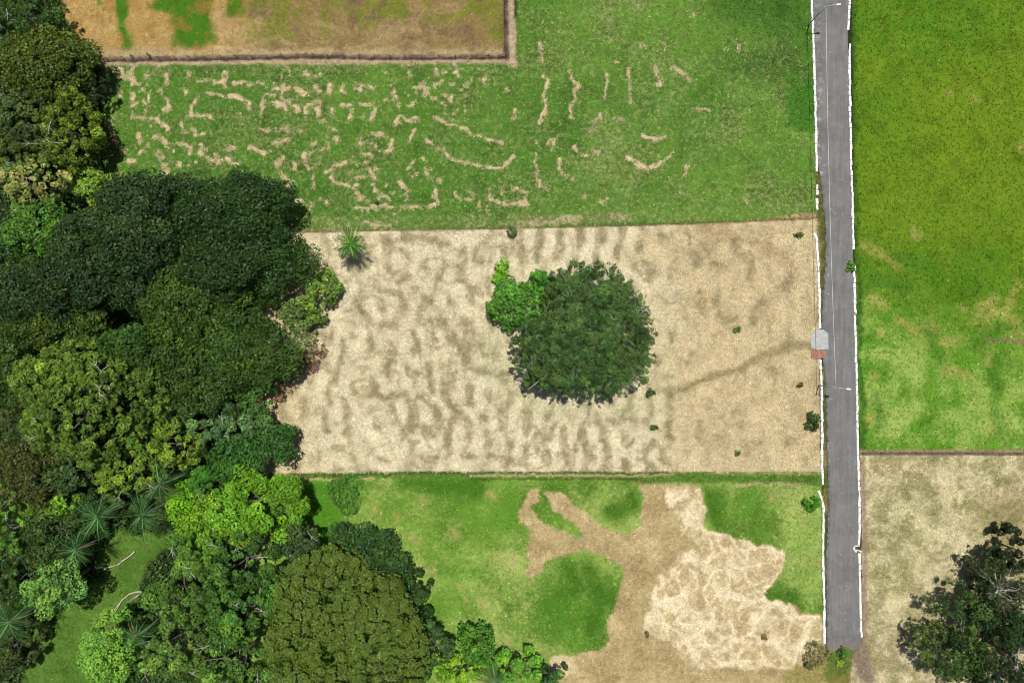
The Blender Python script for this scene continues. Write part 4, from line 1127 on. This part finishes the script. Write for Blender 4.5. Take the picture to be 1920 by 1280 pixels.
# field plants
def bush(px, py, rx, ry, h, col, label, name="shrub", cat="shrub", dens=1.0, **kw):
    return T('bush', px, py, rx, ry, h, col, label, name=name, cat=cat, zb=.08, dens=dens, limbs=3, **kw)
SB = dict(rc=.2, sp=.28, a=.13, b=.07)
bush(960, 434, 9, 10, 1.8, (62, 84, 44), "small grey-green shrub on the furrow at the top of the straw field", dens=.8, extra=SB)
bush(1383, 619, 6, 5, .7, (70, 98, 40), "tiny shrub alone in the tan eastern straw, nearest the driveway track", dens=.9, extra=SB, group="tiny shrubs dotted over the straw field")
bush(1501, 722, 4, 4, .6, (56, 66, 30), "tiny dark shrub left of the lower street lamp", extra=SB, group="tiny shrubs dotted over the straw field")
bush(1226, 802, 6, 5, .7, (42, 84, 40), "tiny dark green shrub below the lone tree", extra=SB, group="tiny shrubs dotted over the straw field")
bush(1384, 850, 6, 5, .6, (72, 100, 52), "tiny shrub near the straw field's south edge", dens=.8, extra=SB, group="tiny shrubs dotted over the straw field")
bush(1500, 439, 8, 5, .8, (70, 96, 46), "low shrub in the straw field's north-east corner", dens=.9, extra=SB)
bush(1221, 736, 8, 6, 1.0, (50, 66, 34), "little dark shrub at the lower right of the lone tree", dens=.8, extra=SB, rot=-40)
bush(1526, 791, 11, 17, 1.8, (38, 64, 30), "dark bush against the left kerb below the lower street lamp", dens=.9)
bush(1526, 944, 16, 14, 1.6, (66, 118, 34), "green bush on the lawn against the left kerb", dens=.9)
bush(645, 930, 31, 33, 2.6, (60, 98, 40), "round dark green bush alone at the top left of the lawn", dens=.75, name="bush", cat="bush")
bush(1536, 1234, 24, 22, 2.2, (92, 104, 58), "sparse bush with brown twigs at the road's end", dens=.45, name="bush", cat="bush", col2=(126, 104, 70))
bush(1582, 1226, 7, 12, 1.2, (52, 92, 40), "narrow green shrub growing at the broken end of the asphalt", dens=.9, extra=SB)
bush(1213, 1189, 5, 4, .6, (84, 76, 40), "tiny brown shrub at the left end of the bright cut straw", extra=SB)
bush(1433, 1196, 6, 5, .6, (96, 88, 50), "tiny olive shrub in the middle of the bright cut straw", extra=SB)
bush(707, 379, 4, 3, .6, (40, 62, 30), "tiny dark shrub at the pasture's lower edge east of the woods", extra=SB)
bush(1598, 500, 7, 10, 1.0, (74, 116, 40), "green weed clump hiding the right kerb's gap", extra=SB)
bush(1576, 1244, 6, 6, .6, (112, 136, 56), "pale weed tuft below the road's end", extra=SB)

# palms
def frond_mesh(L, droop, col, seed, wid=1.0, lw=.05):
    r = np.random.default_rng(seed)
    v = []; f = []; c = []
    n = 12
    base = lin(col) * KL
    def pt(t): return np.array([L * t * (1 - .12 * t * t), 0, L * (.42 * t - droop * t * t)])
    for i in range(n):
        t0, t1 = i / n, (i + 1) / n
        p0, p1 = pt(t0), pt(t1); w0, w1 = .05 * (1 - t0) + .012, .05 * (1 - t1) + .012
        b0 = len(v)
        v += [p0 + (0, -w0, .02), p0 + (0, w0, .02), p1 + (0, w1, .02), p1 + (0, -w1, .02)]; f.append((b0, b0+1, b0+2, b0+3)); c += [base * 1.7 + .02] * 4
    m = 30
    for s in (-1, 1):
        for i in range(2, m):
            t = i / m
            p = pt(t); ln = wid * (.95 - .45 * t) * min(1, .35 + 3 * t) * (1 + r.normal() * .1)
            sp_ = .75 - .35 * t + r.normal() * .06
            tip = p + np.array([ln * (1 - sp_ * .45), s * ln * sp_, -ln * (.15 + .4 * r.random())])
            w = lw
            mid = p * .55 + tip * .45 + (0, 0, .08)
            b0 = len(v)
            v += [p + (-w, 0, 0), mid + (-w, -s * w * .5, 0), tip, mid + (w, s * w * .5, 0)]
            f.append((b0, b0+1, b0+2, b0+3)); cc = base * math.exp(r.normal() * .25); c += [cc] * 4
    return mesh_np("frond", np.array(v), np.array(f), 4, M_LEAF, {"tint": np.clip(np.array(c), .003, .6)})
FR_M = [frond_mesh(3.9, .38, (58, 90, 48), 1, 1.5, .055), frond_mesh(3.6, .52, (52, 86, 46), 2, 1.5, .055), frond_mesh(4.1, .28, (66, 102, 52), 3, 1.5, .055), frond_mesh(3.5, .62, (58, 86, 44), 4, 1.5, .055), frond_mesh(3.8, .45, (78, 100, 50), 8, 1.5, .055), frond_mesh(3.3, .8, (96, 82, 50), 9, 1.0, .05)]
FR_Y = [frond_mesh(2.6, .2, (86, 128, 42), 5, .8, .085), frond_mesh(2.4, .4, (60, 104, 42), 6, .8, .085), frond_mesh(2.5, .5, (110, 126, 44), 7, .8, .085)]
def palm(px, py, H, label, n=22, ms=FR_M, sc=1.0, seed=1, lean=(0, 0)):
    r = np.random.default_rng(seed)
    base = P(px, py, H); base.z = 0
    root = empty("palm_tree", base - Vector((lean[0], lean[1], 0))); tag(root, label, "palm tree", "feather palms")
    tp = Vector((lean[0], lean[1], H))
    b = MB(); b.tube([(0,0,-.1), tp*.35 + Vector((-lean[0]*.1,-lean[1]*.1,0)), tp*.7, tp], [.22,.15,.13,.12] if H > 3 else [.2,.2,.18,.14], 7)
    b.build("trunk", M_PALEBARK, root, smooth=True)
    for k in range(n):
        o = bpy.data.objects.new("frond", ms[int(r.integers(len(ms))) if r.random() < .4 else int(r.integers(3))]); o.parent = root
        o.location = tp
        o.rotation_euler = (r.normal()*.12, (-.55 if k % 3 == 0 else .0 if k % 3 == 1 else .45) + r.normal()*.22, k * 2.39996 + r.normal()*.3)
        s = sc * (1 + r.normal()*.14); o.scale = (s, s, s)
        COL.objects.link(o)
    b = MB(); b.tube([tp, tp + Vector((0,0,.5*sc)), tp + Vector((.05,0,1.3*sc))], [.12,.08,.02], 5); b.build("spear", M_PALEBARK, root)
palm(184, 968, 13, "leftmost of three palms at the top of the glade", sc=1.12, seed=1)
palm(268, 963, 12, "middle palm of three at the top of the glade, leaning trunk showing", sc=1.1, seed=2, lean=(-1.2, -.5))
palm(300, 908, 12, "uppermost palm under the tufted yellow-green tree", sc=1.05, seed=3)
palm(142, 1030, 10, "palm at the glade's west edge above the round grey-green tree", sc=1.05, seed=4, lean=(-.6, -.2))
palm(104, 1052, 9, "shaded palm behind the round grey-green tree", sc=1.0, seed=5)
palm(18, 1165, 11, "palm on the left edge near the bottom, above the dark scrub", sc=1.1, seed=6)
palm(256, 1192, 10, "dark feather palm right of the pale lobed tree", sc=.95, seed=7)
palm(928, 1274, 7, "palm fan cut by the bottom edge below the lawn", sc=1.0, seed=8)
palm(656, 457, 6.0, "short bright palm alone in the straw field's north-west corner", n=36, ms=FR_Y, sc=1.35, seed=9)

# fallen branches and stump
def fallen(pts, fork, rad, label, name="fallen_branch", cat="fallen branch"):
    p0 = P(*pts[0])
    r = np.random.default_rng(len(pts) * 7)
    b = MB()
    ps = [P(x, y) - p0 + Vector((0, 0, .25 + .15 * r.random())) for x, y in pts]
    b.tube(ps, list(np.linspace(rad, rad * .35, len(ps))), 6)
    for fk in fork:
        fs = [P(x, y) - p0 + Vector((0, 0, .25 + .2 * r.random())) for x, y in fk]
        b.tube(fs, list(np.linspace(rad * .55, rad * .2, len(fs))), 5)
    tag(b.build(name, M_DEADWOOD, None, p0, smooth=True), label, cat)
fallen([(255, 1032), (246, 1040), (232, 1050), (224, 1056), (208, 1062), (190, 1069)], [[(232, 1050), (228, 1047)], [(226, 1055), (222, 1061)], [(212, 1060), (196, 1063)]], .17, "pale forked fallen branch lying on the upper glade")
fallen([(268, 1107), (256, 1108), (244, 1112), (232, 1122), (222, 1134), (212, 1148), (203, 1160)], [[(262, 1113), (250, 1120), (238, 1134)], [(268, 1107), (260, 1116), (246, 1126)], [(228, 1128), (218, 1146), (206, 1152)]], .16, "long curved fallen branch at the glade's east side under the leafy wood")
fallen([(386, 1210), (372, 1218), (356, 1230), (345, 1240)], [[(372, 1218), (360, 1222), (348, 1226)], [(364, 1224), (362, 1236)], [(356, 1230), (346, 1232)]], .14, "bleached bare branch poking out of the half bare southern tree") if False else None
st_ = empty("tree_stump", P(757, 1115)); tag(st_, "pale pinkish tree stump at the lawn's edge by the olive dome", "tree stump")
b = MB(); b.tube([(0,0,-.1),(0,0,.25),(.03,.02,.5)], [.75,.55,.5], 9); b.build("stump", M_DEADWOOD, st_)
b = MB(); b.box(.5,-.35,.15,1.0,.3,.2,.6); b.box(-.55,.2,.12,.8,.25,.18,2.2); b.build("root_flare", M_DEADWOOD, st_)

# ------------------------------------------------------------------ grass tufts and loose straw (uncountable)
def sample_cells(mask, n, r):
    p = np.clip(mask[:-1, :-1], 0, 1).ravel(); p = p / p.sum()
    i = r.choice(p.size, n, p=p)
    iy, ix = np.divmod(i, NX - 1)
    fx = r.random(n); fy = r.random(n)
    x = (gx[ix] + fx * STEP - 960) * .1; y = (640 - gy[iy] - fy * STEP) * .1
    z = ZZ[iy, ix]
    return x, y, z, iy, ix
offroad = 1.0 - ((GX > edge(GY) - 6) & (GX < rk(GY) + 4) & (GY < 1212))
def tufts(name, mask, n, size, h, seed, use_hi, wf=.32, dv=.28, mean=1.05, nb=3):
    r = np.random.default_rng(seed)
    x, y, z, iy, ix = sample_cells(mask * offroad, n, r)
    f = use_hi[iy, ix] if isinstance(use_hi, np.ndarray) else np.full(n, use_hi)
    f = np.clip(f + r.normal(size=n) * .2, 0, 1)[:, None]
    base = (LO[iy, ix] * (1 - f) + HI[iy, ix] * f) * np.exp(r.normal(size=n) * dv)[:, None]
    base = np.clip(base * mean, .004, .85)
    vs = []
    a0 = r.random(n) * 6.28
    sz = size * np.exp(np.clip(r.normal(size=n), -2, 1.3) * .25)
    for k in range(nb):
        a = a0 + k * 2.1 + r.normal(size=n) * .3
        ca, sa = np.cos(a), np.sin(a)
        w = sz * wf
        p0 = np.stack([x - sa * w, y + ca * w, z + .0], -1); p1 = np.stack([x + sa * w, y - ca * w, z + .0], -1)
        hh = h * np.exp(r.normal(size=n) * .3)
        tip = np.stack([x + ca * sz, y + sa * sz, z + hh], -1)
        vs.append(np.stack([p0, p1, tip], 1))
    v = np.concatenate(vs, 1).reshape(-1, 3)
    c = np.repeat(base, 3 * nb, 0)
    tag(link(name, mesh_np(name, v, np.arange(len(v)).reshape(-1, 3), 3, M_LITTER, {"tint": c})), kind='stuff')
def undergrowth(n, seed):
    r = np.random.default_rng(seed)
    wood = np.clip((cidx == 0) * 1.0 * (GX < 640), 0, 1)
    x, y, z, iy, ix = sample_cells(wood, n, r)
    hgt = np.clip(vnoise(26, 131)[iy, ix] * 2.2 - .3, .1, 2) * r.random(n) ** .5
    p = np.stack([x, y, z + .1 + hgt], -1)
    nrm = r.normal(size=(n, 3)) * .5 + (0, 0, 1); nrm /= np.linalg.norm(nrm, axis=1)[:, None]
    t = r.normal(size=(n, 3)); u = t - (t * nrm).sum(1)[:, None] * nrm; u /= np.linalg.norm(u, axis=1)[:, None]
    v = np.cross(nrm, u); a = .3 * np.exp(r.normal(size=n) * .3)[:, None]
    vv = np.stack([p - u * a, p + v * a * .5, p + u * a, p - v * a * .5], 1).reshape(-1, 3)
    c = lin((48, 74, 30)) * KL * np.exp(r.normal(size=n) * .3)[:, None]
    tag(link("undergrowth", mesh_np("undergrowth", vv, np.arange(len(vv)).reshape(-1, 4), 4, M_LEAF, {"tint": np.repeat(c, 4, 0)})), kind='stuff')
undergrowth(45000, 6)
grassy = np.clip(mP + mL * (1 - mC) + mE + mG + rid, 0, 1)
strawy = np.clip(mS + mC + mU + mF * .7 + hay * mP * 2, 0, 1)
tufts("grass_tufts", grassy, 70000, .26, .16, 1, np.clip(FR * 1.15 + .08, 0, 1), .3, .24, 1.0)
tufts("loose_straw", strawy, 200000, .40, .08, 2, np.clip(FR, 0, 1), .13, .3, .96, 1)  # random tones; the darker stalks also stand in for shadows among stubble
